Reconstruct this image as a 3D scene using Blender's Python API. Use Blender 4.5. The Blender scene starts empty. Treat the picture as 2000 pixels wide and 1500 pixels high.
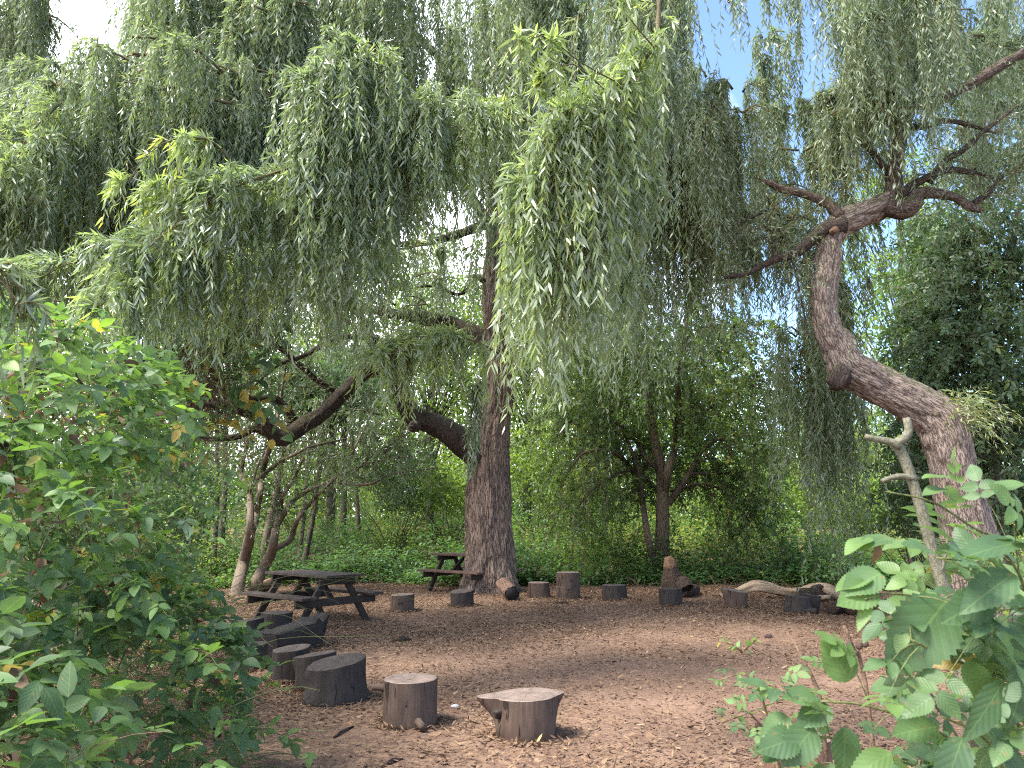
import bpy, math
import numpy as np
from mathutils import Vector

rng = np.random.default_rng(11)
sc = bpy.context.scene
COL = sc.collection
R = math.radians

# ------------------------------------------------------------------ camera
F = 1510.0
CAMZ = 1.55
TH = math.atan(265 / F)
CT, ST = math.cos(TH), math.sin(TH)


def ray(px, py):
    a, b = (px - 1000) / F, (750 - py) / F
    return np.array([a, CT - ST * b, ST + CT * b])


def at(px, py, Y):
    r = ray(px, py)
    return np.array([0, 0, CAMZ]) + r * (Y / r[1])


def gp(px, py, z=0.0):
    r = ray(px, py)
    return np.array([0, 0, CAMZ]) + r * ((z - CAMZ) / r[2])


cam_d = bpy.data.cameras.new("camera")
cam = bpy.data.objects.new("camera", cam_d)
COL.objects.link(cam)
cam.location = (0, 0, CAMZ)
cam.rotation_euler = (math.pi / 2 + TH, 0, 0)
cam_d.sensor_width = 36
cam_d.lens = F / 2000 * 36
cam_d.clip_end = 500
cam_d.clip_start = 0.05
cam_d.dof.use_dof = True
cam_d.dof.focus_distance = 9.0
cam_d.dof.aperture_fstop = 9.5
sc.camera = cam

# ------------------------------------------------------------------ noise


def _h(i, j, k, s):
    n = (i.astype(np.int64) * 374761393 + j.astype(np.int64) * 668265263 + k.astype(np.int64) * 974711 + s * 144665) & 0xFFFFFFFF
    n = ((n ^ (n >> 13)) * 1274126177) & 0xFFFFFFFF
    n = n ^ (n >> 16)
    return (n & 0xFFFF) / 65535.0


def vnoise(p, s=0):
    p = np.asarray(p, float)
    i = np.floor(p)
    f = p - i
    f = f * f * (3 - 2 * f)
    i = i.astype(np.int64)
    x, y, z = i[..., 0], i[..., 1], i[..., 2]
    fx, fy, fz = f[..., 0], f[..., 1], f[..., 2]
    def L(a, b, t): return a + (b - a) * t
    c = lambda a, b, d: _h(x + a, y + b, z + d, s)
    return L(L(L(c(0, 0, 0), c(1, 0, 0), fx), L(c(0, 1, 0), c(1, 1, 0), fx), fy),
             L(L(c(0, 0, 1), c(1, 0, 1), fx), L(c(0, 1, 1), c(1, 1, 1), fx), fy), fz)


def fbm(p, s=0, o=3):
    p = np.asarray(p, float)
    r, a, t = 0, 1.0, 0
    for k in range(o):
        r = r + a * vnoise(p * 2 ** k, s + k)
        t += a
        a *= .5
    return r / t


def nrm(a):
    return a / np.maximum(np.linalg.norm(a, axis=-1, keepdims=True), 1e-9)


def rdir(n):
    return nrm(rng.normal(size=(n, 3)))


def U(a, b, n=None):
    return rng.uniform(a, b, n)


# ------------------------------------------------------------------ mesh builder
ORI = {}


class MB:
    def __init__(s):
        s.v, s.t, s.uv, s.loops, s.tot, s.mi, s.sm, s.n = [], [], [], [], [], [], [], 0

    def add(s, V, faces, tint=0.5, uv=None, mi=0, smooth=False):
        V = np.asarray(V, np.float32).reshape(-1, 3)
        n = len(V)
        if n == 0:
            return
        s.v.append(V)
        s.t.append(np.broadcast_to(np.asarray(tint, np.float32), (n,)))
        if uv is None:
            uv = V
        uv = np.asarray(uv, np.float32)
        if uv.shape[1] == 2:
            uv = np.column_stack([uv, np.zeros(n, np.float32)])
        s.uv.append(uv)
        for f in faces:
            f = np.asarray(f, np.int64)
            if f.size == 0:
                continue
            s.loops.append((f + s.n).ravel())
            s.tot.append(np.full(len(f), f.shape[1]))
            s.mi.append(np.full(len(f), mi))
            s.sm.append(np.full(len(f), smooth))
        s.n += n

    def build(s, name, mats, parent=None, bevel=0):
        V = np.concatenate(s.v)
        off = ORI.get(parent.name, np.zeros(3)) if parent else np.zeros(3)
        V = V - off.astype(np.float32)
        lo = np.concatenate(s.loops).astype(np.int32)
        tot = np.concatenate(s.tot).astype(np.int32)
        me = bpy.data.meshes.new(name)
        me.vertices.add(len(V))
        me.vertices.foreach_set("co", V.ravel())
        me.loops.add(len(lo))
        me.loops.foreach_set("vertex_index", lo)
        me.polygons.add(len(tot))
        st = np.zeros(len(tot), np.int32)
        st[1:] = np.cumsum(tot)[:-1]
        me.polygons.foreach_set("loop_start", st)
        me.polygons.foreach_set("material_index", np.concatenate(s.mi).astype(np.int32))
        me.polygons.foreach_set("use_smooth", np.concatenate(s.sm).astype(bool))
        a = me.attributes.new("tint", "FLOAT", "POINT")
        a.data.foreach_set("value", np.concatenate(s.t).astype(np.float32))
        u = np.concatenate(s.uv)
        a = me.attributes.new("luv", "FLOAT_VECTOR", "POINT")
        a.data.foreach_set("vector", u.astype(np.float32).ravel())
        for m in (mats if isinstance(mats, (list, tuple)) else [mats]):
            me.materials.append(m)
        me.update(calc_edges=True)
        o = bpy.data.objects.new(name, me)
        COL.objects.link(o)
        if parent:
            o.parent = parent
            ORI[o.name] = off
        if bevel:
            b = o.modifiers.new("bevel", "BEVEL")
            b.width = bevel
            b.segments = 2
        return o


def tag(o, label=None, cat=None, group=None, kind=None):
    for k, v in (("label", label), ("category", cat), ("group", group), ("kind", kind)):
        if v:
            o[k] = v
    return o


def thing(name, loc, label, cat, group=None):
    o = bpy.data.objects.new(name, None)
    COL.objects.link(o)
    o.location = tuple(float(x) for x in loc)
    o.empty_display_size = .2
    ORI[o.name] = np.array(loc, float)
    return tag(o, label, cat, group)


# ------------------------------------------------------------------ leaves
def template(st, w, mid):
    rows, idx = [], []
    for t, ww in zip(st, w):
        n = len(rows)
        if ww == 0:
            idx.append([n])
            rows.append((t, 0, 0))
        elif mid:
            idx.append([n, n + 1, n + 2])
            rows += [(t, -1, ww), (t, 0, ww), (t, 1, ww)]
        else:
            idx.append([n, n + 1])
            rows += [(t, -1, ww), (t, 1, ww)]
    tri, quad = [], []
    for a, b in zip(idx[:-1], idx[1:]):
        if len(a) == 1 and len(b) > 1:
            tri += [(a[0], b[j + 1], b[j]) for j in range(len(b) - 1)]
        elif len(b) == 1 and len(a) > 1:
            tri += [(a[j], a[j + 1], b[0]) for j in range(len(a) - 1)]
        elif len(a) > 1:
            quad += [(a[j], a[j + 1], b[j + 1], b[j]) for j in range(len(a) - 1)]
    return np.array(rows, float), np.array(tri).reshape(-1, 3), np.array(quad).reshape(-1, 4)


def _hero():
    st = np.linspace(0, 1, 26)
    w = np.sin(np.pi * np.clip(st, 0, 1) ** .78) ** .8 * (1 - .12 * st)
    w = w * (1 + .07 * np.where(np.arange(26) % 2 == 0, -1, 1))
    w[0] = w[-1] = 0
    return template(st, w, True)


T = {
    "dia": template([0, .42, 1], [0, 1, 0], False),
    "lance": template([0, .22, .6, 1], [0, .9, .8, 0], False),
    "lance2": template([0, .15, .4, .7, 1], [0, .75, 1, .7, 0], True),
    "ovate": template([0, .3, .7, 1], [0, 1, .72, 0], False),
    "ovate2": template([0, .12, .36, .66, .87, 1], [0, .62, 1, .78, .38, 0], True),
    "hero": _hero(),
}


def leaves(mb, P, A, N, L, W, tint, shape, mi=0, fold=0.12, curl=0.15, smooth=None):
    rows, tri, quad = T[shape]
    n = len(P)
    if n == 0:
        return
    if smooth is None:
        smooth = shape in ("hero", "ovate2", "lance2")
    A = nrm(A)
    B = nrm(np.cross(A, N))
    N = np.cross(B, A)
    t = rows[:, 0][None, :, None]
    s = rows[:, 1][None, :, None]
    w = rows[:, 2][None, :, None]
    L = np.broadcast_to(L, (n,))[:, None, None]
    W = np.broadcast_to(W, (n,))[:, None, None]
    curl = np.broadcast_to(curl, (n,))[:, None, None]
    V = P[:, None, :] + A[:, None, :] * (L * t) - N[:, None, :] * (curl * L * t * t) + B[:, None, :] * (W * .5 * s * w) \
        + N[:, None, :] * (fold * W * np.abs(s) * w)
    if shape == "hero":
        ph = rng.uniform(0, 6, (n, 1, 1))
        V = V + N[:, None, :] * (W * .035 * np.sin(t * 9 + ph) * np.abs(s))
    k = len(rows)
    base = (np.arange(n) * k)[:, None, None]
    f = []
    if len(tri):
        f.append((tri[None] + base).reshape(-1, 3))
    if len(quad):
        f.append((quad[None] + base).reshape(-1, 4))
    uv = np.stack([rows[:, 1] * rows[:, 2] * .5 + .5, rows[:, 0]], 1)
    mb.add(V.reshape(-1, 3), f, np.repeat(np.broadcast_to(tint, (n,)), k), np.tile(uv, (n, 1)), mi, smooth)


def trifol(mb, P, A, N, L, ratio, tint, shape, mi=0, five=False, **kw):
    """compound leaves: a terminal leaflet and side pairs"""
    A = nrm(A)
    B = nrm(np.cross(A, N))
    N = np.cross(B, A)
    n = len(P)
    L = np.broadcast_to(L, (n,))
    jit = lambda: rng.normal(0, .16, (n, 3))
    leaves(mb, P + A * (L * .25)[:, None], A + jit(), N + jit(), L, L * ratio, tint, shape, mi, **kw)
    for s in (-1, 1):
        leaves(mb, P, A * .35 + s * B + jit(), N + jit(), L * .82, L * ratio * .75, tint + U(-.05, .05, n), shape, mi, **kw)
    if five:
        for s in (-1, 1):
            leaves(mb, P - A * (L * .4)[:, None], A * .1 + s * B + jit(), N + jit(), L * .7, L * ratio * .62, tint + U(-.05, .05, n), shape, mi, **kw)


# ------------------------------------------------------------------ tubes
def spline(pts, rad, step):
    P = np.asarray(pts, float)
    r = np.asarray(rad, float)
    if len(P) == 2:
        n = max(2, int(np.linalg.norm(P[1] - P[0]) / step) + 1)
        t = np.linspace(0, 1, n)[:, None]
        return P[0] + (P[1] - P[0]) * t, r[0] + (r[1] - r[0]) * t[:, 0]
    Q = np.vstack([2 * P[0] - P[1], P, 2 * P[-1] - P[-2]])
    out, ro = [], []
    for i in range(len(P) - 1):
        a, b, c, d = Q[i:i + 4]
        n = max(1, int(round(np.linalg.norm(c - b) / step)))
        t = (np.arange(n) / n)[:, None]
        out.append(.5 * (2 * b + (c - a) * t + (2 * a - 5 * b + 4 * c - d) * t ** 2 + (3 * b - a - 3 * c + d) * t ** 3))
        ro.append(r[i] + (r[i + 1] - r[i]) * t[:, 0])
    out.append(P[-1:])
    ro.append(r[-1:])
    return np.vstack(out), np.concatenate(ro)


def tube(mb, pts, rad, sides=8, step=.2, mi=0, tint=.5, disp=None, cap=True, sp=True):
    if sp:
        P, r = spline(pts, rad, step)
    else:
        P, r = np.asarray(pts, float), np.asarray(rad, float)
    n = len(P)
    Tn = nrm(np.gradient(P, axis=0))
    u = np.cross(Tn[0], [0.3, 1, 0.1])
    if np.linalg.norm(u) < .2:
        u = np.cross(Tn[0], [1, 0, 0])
    u = u / np.linalg.norm(u)
    Us = np.empty((n, 3))
    for i in range(n):
        u = u - Tn[i] * np.dot(u, Tn[i])
        u = u / np.linalg.norm(u)
        Us[i] = u
    Vs = np.cross(Tn, Us)
    a = np.arange(sides) / sides * 2 * np.pi
    s = np.concatenate([[0], np.cumsum(np.linalg.norm(np.diff(P, axis=0), axis=1))])
    rr = np.repeat(r[:, None], sides, 1)
    if disp is not None:
        rr = rr + disp(a[None, :].repeat(n, 0), s[:, None].repeat(sides, 1), rr)
    V = P[:, None] + rr[..., None] * (Us[:, None] * np.cos(a)[None, :, None] + Vs[:, None] * np.sin(a)[None, :, None])
    i = np.arange(n - 1)[:, None] * sides
    j = np.arange(sides)[None]
    k = (j + 1) % sides
    q = np.stack([i + j, i + k, i + sides + k, i + sides + j], -1).reshape(-1, 4)
    faces = [q]
    if cap:
        faces.append(np.arange(sides)[None, ::-1])
        faces.append((np.arange(sides) + (n - 1) * sides)[None])
    uv = np.stack([np.cos(a)[None] * r[:, None], np.sin(a)[None] * r[:, None], np.broadcast_to(s[:, None], (n, sides))], -1).reshape(-1, 3)
    mb.add(V.reshape(-1, 3), faces, tint, uv, mi, True)


def bark_disp(amp, freq, seed, zf=.35, lump=.0):
    def f(a, s, r):
        p = np.stack([np.cos(a) * r * freq, np.sin(a) * r * freq, s * freq * zf], -1)
        w = vnoise(p * .6, seed + 9) * 1.6
        p = p + w[..., None]
        n = np.abs(fbm(p, seed, 2) - .5) * 2
        d = amp * (np.minimum(n * 2.2, 1) - .6)
        if lump:
            d = d + lump * r * (fbm(np.stack([np.cos(a) * 1.2, np.sin(a) * 1.2, s * 1.1], -1), seed + 3, 2) - .5)
        return d
    return f


def strands_geom(mb, pts, r0, mi, tint=.5, sides=3):
    """many thin twigs at once: pts (n,k,3)"""
    n, k, _ = pts.shape
    Tn = nrm(np.gradient(pts, axis=1))
    ref = nrm(np.stack([-Tn[..., 1], Tn[..., 0], 0 * Tn[..., 0] + .05], -1))
    oth = np.cross(Tn, ref)
    rad = np.broadcast_to(np.asarray(r0), (n,))[:, None] * np.linspace(1, .45, k)[None]
    a = np.arange(sides) / sides * 2 * np.pi
    V = pts[:, :, None] + rad[..., None, None] * (ref[:, :, None] * np.cos(a)[None, None, :, None] + oth[:, :, None] * np.sin(a)[None, None, :, None])
    b = (np.arange(n) * k * sides)[:, None, None]
    i = (np.arange(k - 1) * sides)[None, :, None]
    j = np.arange(sides)[None, None]
    jj = (j + 1) % sides
    q = np.stack([b + i + j, b + i + jj, b + i + sides + jj, b + i + sides + j], -1).reshape(-1, 4)
    mb.add(V.reshape(-1, 3), [q], tint, None, mi, True)


def leafy(mb, pts, m, leafL, ratio, shape, tint, mi=0, t0=.08, ta=.8, rb=.6, down=.25, up=.0, comp=False, five=False, keep=1.0, curl=(.05, .3), fold=.12, jitter=0.0):
    """m leaves along each of n paths"""
    n, k, _ = pts.shape
    ts = t0 + (1 - t0) * (np.arange(m)[None] + rng.random((n, m))) / m
    x = np.clip(ts * (k - 1), 0, k - 1.001)
    i = x.astype(int)
    f = (x - i)[..., None]
    ii = np.arange(n)[:, None]
    P = pts[ii, i] * (1 - f) + pts[ii, i + 1] * f
    Tn = nrm(pts[ii, i + 1] - pts[ii, i])
    P, Tn = P.reshape(-1, 3), Tn.reshape(-1, 3)
    tn = np.repeat(np.broadcast_to(tint, (n,)) if np.ndim(tint) == 1 and len(tint) == n else U(tint[0], tint[1], n), m)
    if keep < 1:
        s = rng.random(len(P)) < keep
        P, Tn, tn = P[s], Tn[s], tn[s]
    N_ = len(P)
    if jitter:
        P = P + rng.normal(0, jitter, (N_, 3))
    Rd = nrm(np.cross(Tn, rdir(N_)))
    A = nrm(Tn * ta + Rd * rb + np.array([0, 0, -down]))
    Nn = rdir(N_) * (1 - up) + np.array([0, 0, 1.0]) * up
    tn = np.clip(tn + rng.normal(0, .12, N_), 0, 1)
    L = U(leafL[0], leafL[1], N_)
    kw = dict(curl=U(curl[0], curl[1], N_), fold=fold)
    if comp:
        trifol(mb, P, A, Nn, L, ratio, tn, shape, mi, five=five, **kw)
    else:
        leaves(mb, P, A, Nn, L, L * ratio * U(.8, 1.2, N_), tn, shape, mi, **kw)


def paths(O, D, Ls, droop, k=7, wob=.03):
    """curves leaving O along D and bending down"""
    n = len(O)
    s = np.linspace(0, 1, k)[None, :, None] * np.asarray(Ls).reshape(-1, 1, 1)
    dz = np.broadcast_to(droop, (n,)).reshape(-1, 1, 1) * s * s / np.asarray(Ls).reshape(-1, 1, 1)
    p = O[:, None] + nrm(D)[:, None] * s
    p = p + np.array([0, 0, -1.0]) * dz
    ph = U(0, 6.28, (n, 1, 3))
    return p + wob * s * np.sin(s * 4 + ph) * np.array([1, 1, .4])


def willow_paths(O, off, Ls, k=11, wob=.05):
    """hanging strands: leave O sideways by the vector off, then fall"""
    n = len(O)
    Ls = np.asarray(Ls)
    s = np.linspace(0, 1, k)[None, :] * Ls[:, None]
    w = np.linalg.norm(off, axis=1)[:, None]
    q = np.minimum(s / (1.6 * w + .15), 1)
    h = 1 - (1 - q) ** 2
    z = -(s * s) / (s + w * .9 + .05) + (U(-.05, .5, (n, 1)) * (w + .12) + .02) * np.sin(np.pi * np.minimum(s / (1.2 * w + .35), 1))
    p = O[:, None] + off[:, None] * h[..., None]
    p[..., 2] += z
    ph = U(0, 6.28, (n, 1, 2))
    fr = U(1.2, 2.6, (n, 1, 1))
    sw = wob * np.sin(s[..., None] * fr + ph) * np.minimum(s, 1.2)[..., None]
    p[..., :2] += sw - sw[:, :1]
    p[..., :2] += (rng.normal(0, .05, (n, 1, 2)) * s[..., None])
    return p


# ------------------------------------------------------------------ materials
def newmat(name):
    m = bpy.data.materials.new(name)
    m.use_nodes = True
    nt = m.node_tree
    nt.nodes.clear()
    return m, nt, nt.nodes, nt.links


def ramp(nodes, cols, interp="LINEAR"):
    r = nodes.new("ShaderNodeValToRGB")
    r.color_ramp.interpolation = interp
    e = r.color_ramp.elements
    for i, (p, c) in enumerate(cols):
        x = e[i] if i < 2 else e.new(p)
        x.position = p
        x.color = (*c, 1)
    return r


def leafmat(name, cols, under=None, transl=.35, rough=.42, spec=.5, veins=False, tcol=None, split=.6):
    m, nt, N, L = newmat(name)
    at_ = N.new("ShaderNodeAttribute")
    at_.attribute_name = "tint"
    rp = ramp(N, cols)
    L.new(at_.outputs["Fac"], rp.inputs["Fac"])
    col = rp.outputs["Color"]
    out = N.new("ShaderNodeOutputMaterial")
    pb = N.new("ShaderNodeBsdfPrincipled")
    pb.inputs["Roughness"].default_value = rough
    pb.inputs["Specular IOR Level"].default_value = spec
    if veins:
        uv = N.new("ShaderNodeAttribute")
        uv.attribute_name = "luv"
        sx = N.new("ShaderNodeSeparateXYZ")
        L.new(uv.outputs["Vector"], sx.inputs[0])

        def M(op, a, b=None):
            n = N.new("ShaderNodeMath")
            n.operation = op
            for i_, x in enumerate((a, b)):
                if x is None:
                    continue
                if isinstance(x, (int, float)):
                    n.inputs[i_].default_value = x
                else:
                    L.new(x, n.inputs[i_])
            return n.outputs[0]
        d = M("ABSOLUTE", M("SUBTRACT", sx.outputs[0], .5))
        ph = M("SUBTRACT", sx.outputs[1], M("MULTIPLY", d, .75))
        wv = M("ABSOLUTE", M("SUBTRACT", M("FRACT", M("MULTIPLY", ph, 7.0)), .5))
        side = M("LESS_THAN", wv, .04)
        mid = M("LESS_THAN", d, .018)
        vein = M("MAXIMUM", M("MULTIPLY", side, .55), mid)
        mx = N.new("ShaderNodeMix")
        mx.data_type = "RGBA"
        L.new(M("MULTIPLY", vein, .36), mx.inputs["Factor"])
        L.new(col, mx.inputs["A"])
        mx.inputs["B"].default_value = (.16, .24, .09, 1)
        col = mx.outputs["Result"]
        tcx = N.new("ShaderNodeTexCoord")
        ns_ = N.new("ShaderNodeTexNoise")
        ns_.inputs["Scale"].default_value = 60
        ns_.inputs["Detail"].default_value = 3
        L.new(tcx.outputs["Object"], ns_.inputs["Vector"])
        sr = ramp(N, [(.66, (0, 0, 0)), (.72, (.8, .8, .8))])
        L.new(ns_.outputs["Fac"], sr.inputs["Fac"])
        mb_ = N.new("ShaderNodeMix")
        mb_.data_type = "RGBA"
        L.new(sr.outputs["Color"], mb_.inputs["Factor"])
        L.new(col, mb_.inputs["A"])
        mb_.inputs["B"].default_value = (.16, .13, .05, 1)
        col = mb_.outputs["Result"]
        nl = N.new("ShaderNodeTexNoise")
        nl.inputs["Scale"].default_value = 14
        L.new(tcx.outputs["Object"], nl.inputs["Vector"])
        lr = ramp(N, [(.3, (.8, .82, .8)), (.7, (1.22, 1.2, 1.1))])
        L.new(nl.outputs["Fac"], lr.inputs["Fac"])
        ml = N.new("ShaderNodeMix")
        ml.data_type = "RGBA"
        ml.blend_type = "MULTIPLY"
        ml.inputs["Factor"].default_value = 1
        L.new(col, ml.inputs["A"])
        L.new(lr.outputs["Color"], ml.inputs["B"])
        col = ml.outputs["Result"]
        bp = N.new("ShaderNodeBump")
        bp.inputs["Strength"].default_value = .25
        bp.inputs["Distance"].default_value = .003
        L.new(wv, bp.inputs["Height"])
        L.new(bp.outputs[0], pb.inputs["Normal"])
    if under:
        g = N.new("ShaderNodeNewGeometry")
        mx = N.new("ShaderNodeMix")
        mx.data_type = "RGBA"
        f = N.new("ShaderNodeMath")
        f.operation = "MULTIPLY"
        f.inputs[1].default_value = split
        L.new(g.outputs["Backfacing"], f.inputs[0])
        L.new(f.outputs[0], mx.inputs["Factor"])
        L.new(col, mx.inputs["A"])
        mx.inputs["B"].default_value = (*under, 1)
        col2 = mx.outputs["Result"]
    else:
        col2 = col
    L.new(col2, pb.inputs["Base Color"])
    tr = N.new("ShaderNodeBsdfTranslucent")
    tm = N.new("ShaderNodeMix")
    tm.data_type = "RGBA"
    tm.blend_type = "MULTIPLY"
    tm.inputs["Factor"].default_value = 1
    L.new(col, tm.inputs["A"])
    tm.inputs["B"].default_value = (*(tcol or (1.9, 2.0, .9)), 1)
    L.new(tm.outputs["Result"], tr.inputs["Color"])
    ms = N.new("ShaderNodeMixShader")
    ms.inputs[0].default_value = transl
    L.new(pb.outputs[0], ms.inputs[1])
    L.new(tr.outputs[0], ms.inputs[2])
    L.new(ms.outputs[0], out.inputs[0])
    return m


def barkmat(name, dark, light, scale=1.0, zs=.18, moss=0.0, bump=.6, dist=.02, rough=.9, spec=.2, green=(.06, .07, .02)):
    m, nt, N, L = newmat(name)
    out = N.new("ShaderNodeOutputMaterial")
    pb = N.new("ShaderNodeBsdfPrincipled")
    pb.inputs["Roughness"].default_value = rough
    pb.inputs["Specular IOR Level"].default_value = spec
    tc = N.new("ShaderNodeTexCoord")
    mp = N.new("ShaderNodeMapping")
    mp.inputs["Scale"].default_value = (scale, scale, scale * zs)
    lu = N.new("ShaderNodeAttribute")
    lu.attribute_name = "luv"
    L.new(lu.outputs["Vector"], mp.inputs[0])
    n1 = N.new("ShaderNodeTexNoise")
    n1.inputs["Scale"].default_value = 14
    n1.inputs["Detail"].default_value = 6
    n1.inputs["Distortion"].default_value = .6
    L.new(mp.outputs[0], n1.inputs["Vector"])
    vo = N.new("ShaderNodeTexVoronoi")
    vo.feature = "DISTANCE_TO_EDGE"
    vo.inputs["Scale"].default_value = 16
    dn = N.new("ShaderNodeMix")
    dn.data_type = "VECTOR"
    dn.inputs["Factor"].default_value = .12
    L.new(mp.outputs[0], dn.inputs["A"])
    L.new(n1.outputs["Color"], dn.inputs["B"])
    L.new(dn.outputs["Result"], vo.inputs["Vector"])
    cr = ramp(N, [(0, (.12, .12, .12)), (.13, (1, 1, 1))])
    L.new(vo.outputs["Distance"], cr.inputs["Fac"])
    mlt = N.new("ShaderNodeMath")
    mlt.operation = "MULTIPLY"
    L.new(cr.outputs["Color"], mlt.inputs[0])
    L.new(n1.outputs["Fac"], mlt.inputs[1])
    c = ramp(N, [(.05, dark), (.55, light)])
    L.new(mlt.outputs[0], c.inputs["Fac"])
    col = c.outputs["Color"]
    n3 = N.new("ShaderNodeTexNoise")
    n3.inputs["Scale"].default_value = 1.7
    n3.inputs["Detail"].default_value = 4
    L.new(tc.outputs["Object"], n3.inputs["Vector"])
    hv = N.new("ShaderNodeMix")
    hv.data_type = "RGBA"
    hv.blend_type = "MULTIPLY"
    r3 = ramp(N, [(.3, (.72, .72, .74)), (.7, (1.2, 1.17, 1.12))])
    L.new(n3.outputs["Fac"], r3.inputs["Fac"])
    hv.inputs["Factor"].default_value = 1
    L.new(col, hv.inputs["A"])
    L.new(r3.outputs["Color"], hv.inputs["B"])
    col = hv.outputs["Result"]
    if moss:
        g = N.new("ShaderNodeNewGeometry")
        sx = N.new("ShaderNodeSeparateXYZ")
        L.new(g.outputs["Normal"], sx.inputs[0])
        mr = N.new("ShaderNodeMapRange")
        mr.inputs["From Min"].default_value = .15
        mr.inputs["From Max"].default_value = .75
        L.new(sx.outputs[2], mr.inputs["Value"])
        n4 = N.new("ShaderNodeTexNoise")
        n4.inputs["Scale"].default_value = 5
        n4.inputs["Detail"].default_value = 5
        L.new(tc.outputs["Object"], n4.inputs["Vector"])
        r4 = ramp(N, [(.42, (0, 0, 0)), (.58, (1, 1, 1))])
        L.new(n4.outputs["Fac"], r4.inputs["Fac"])
        mm = N.new("ShaderNodeMath")
        mm.operation = "MULTIPLY"
        L.new(mr.outputs[0], mm.inputs[0])
        L.new(r4.outputs["Color"], mm.inputs[1])
        m2 = N.new("ShaderNodeMath")
        m2.operation = "MULTIPLY"
        m2.inputs[1].default_value = moss
        L.new(mm.outputs[0], m2.inputs[0])
        mx = N.new("ShaderNodeMix")
        mx.data_type = "RGBA"
        L.new(m2.outputs[0], mx.inputs["Factor"])
        L.new(col, mx.inputs["A"])
        mx.inputs["B"].default_value = (*green, 1)
        col = mx.outputs["Result"]
    L.new(col, pb.inputs["Base Color"])
    bp = N.new("ShaderNodeBump")
    bp.inputs["Strength"].default_value = bump
    bp.inputs["Distance"].default_value = dist
    L.new(mlt.outputs[0], bp.inputs["Height"])
    L.new(bp.outputs[0], pb.inputs["Normal"])
    L.new(pb.outputs[0], out.inputs[0])
    return m


def woodmat(name, dark, light, rings=0, rough=.8, sx=(1, 1, 1), ns=20):
    m, nt, N, L = newmat(name)
    out = N.new("ShaderNodeOutputMaterial")
    pb = N.new("ShaderNodeBsdfPrincipled")
    pb.inputs["Roughness"].default_value = rough
    pb.inputs["Specular IOR Level"].default_value = .3
    tc = N.new("ShaderNodeTexCoord")
    mp = N.new("ShaderNodeMapping")
    mp.inputs["Scale"].default_value = sx
    L.new(tc.outputs["Object"], mp.inputs[0])
    n = N.new("ShaderNodeTexNoise")
    n.inputs["Scale"].default_value = ns
    n.inputs["Detail"].default_value = 6
    L.new(mp.outputs[0], n.inputs["Vector"])
    fac = n.outputs["Fac"]
    n2 = N.new("ShaderNodeTexNoise")
    n2.inputs["Scale"].default_value = 6
    n2.inputs["Detail"].default_value = 5
    L.new(tc.outputs["Object"], n2.inputs["Vector"])
    av = N.new("ShaderNodeMix")
    av.data_type = "FLOAT"
    av.inputs["Factor"].default_value = .5
    L.new(fac, av.inputs["A"])
    L.new(n2.outputs["Fac"], av.inputs["B"])
    fac = av.outputs["Result"]
    crack = None
    if rings:
        def M(op, *v):
            n_ = N.new("ShaderNodeMath")
            n_.operation = op
            for i_, x in enumerate(v):
                if isinstance(x, (int, float)):
                    n_.inputs[i_].default_value = x
                else:
                    L.new(x, n_.inputs[i_])
            return n_.outputs[0]
        sp = N.new("ShaderNodeSeparateXYZ")
        L.new(tc.outputs["Object"], sp.inputs[0])
        X_, Y_ = sp.outputs[0], sp.outputs[1]
        rad = M("SQRT", M("ADD", M("MULTIPLY", X_, X_), M("MULTIPLY", Y_, Y_)))
        ring = M("SINE", M("ADD", M("MULTIPLY", rad, 420.0), M("MULTIPLY", n2.outputs["Fac"], 9.0)))
        fac = M("ADD", fac, M("MULTIPLY", ring, .045))
        ang = M("ARCTAN2", Y_, X_)
        ph = M("FRACT", M("ADD", M("MULTIPLY", ang, 1.114), M("MULTIPLY", n2.outputs["Fac"], 1.1)))
        wd = M("MULTIPLY", M("SUBTRACT", n2.outputs["Fac"], .38), .10)
        near = M("LESS_THAN", M("MULTIPLY", M("ABSOLUTE", M("SUBTRACT", ph, .5)), rad), M("MULTIPLY", wd, .14))
        crack = near
    c = ramp(N, [(.3, dark), (.7, light)])
    L.new(fac, c.inputs["Fac"])
    if crack is not None:
        xm = N.new("ShaderNodeMix")
        xm.data_type = "RGBA"
        L.new(crack, xm.inputs["Factor"])
        L.new(c.outputs["Color"], xm.inputs["A"])
        xm.inputs["B"].default_value = (.012, .009, .008, 1)
        L.new(xm.outputs["Result"], pb.inputs["Base Color"])
    else:
        L.new(c.outputs["Color"], pb.inputs["Base Color"])
    bp = N.new("ShaderNodeBump")
    bp.inputs["Strength"].default_value = .5
    bp.inputs["Distance"].default_value = .008
    L.new(fac, bp.inputs["Height"])
    L.new(bp.outputs[0], pb.inputs["Normal"])
    L.new(pb.outputs[0], out.inputs[0])
    return m




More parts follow.
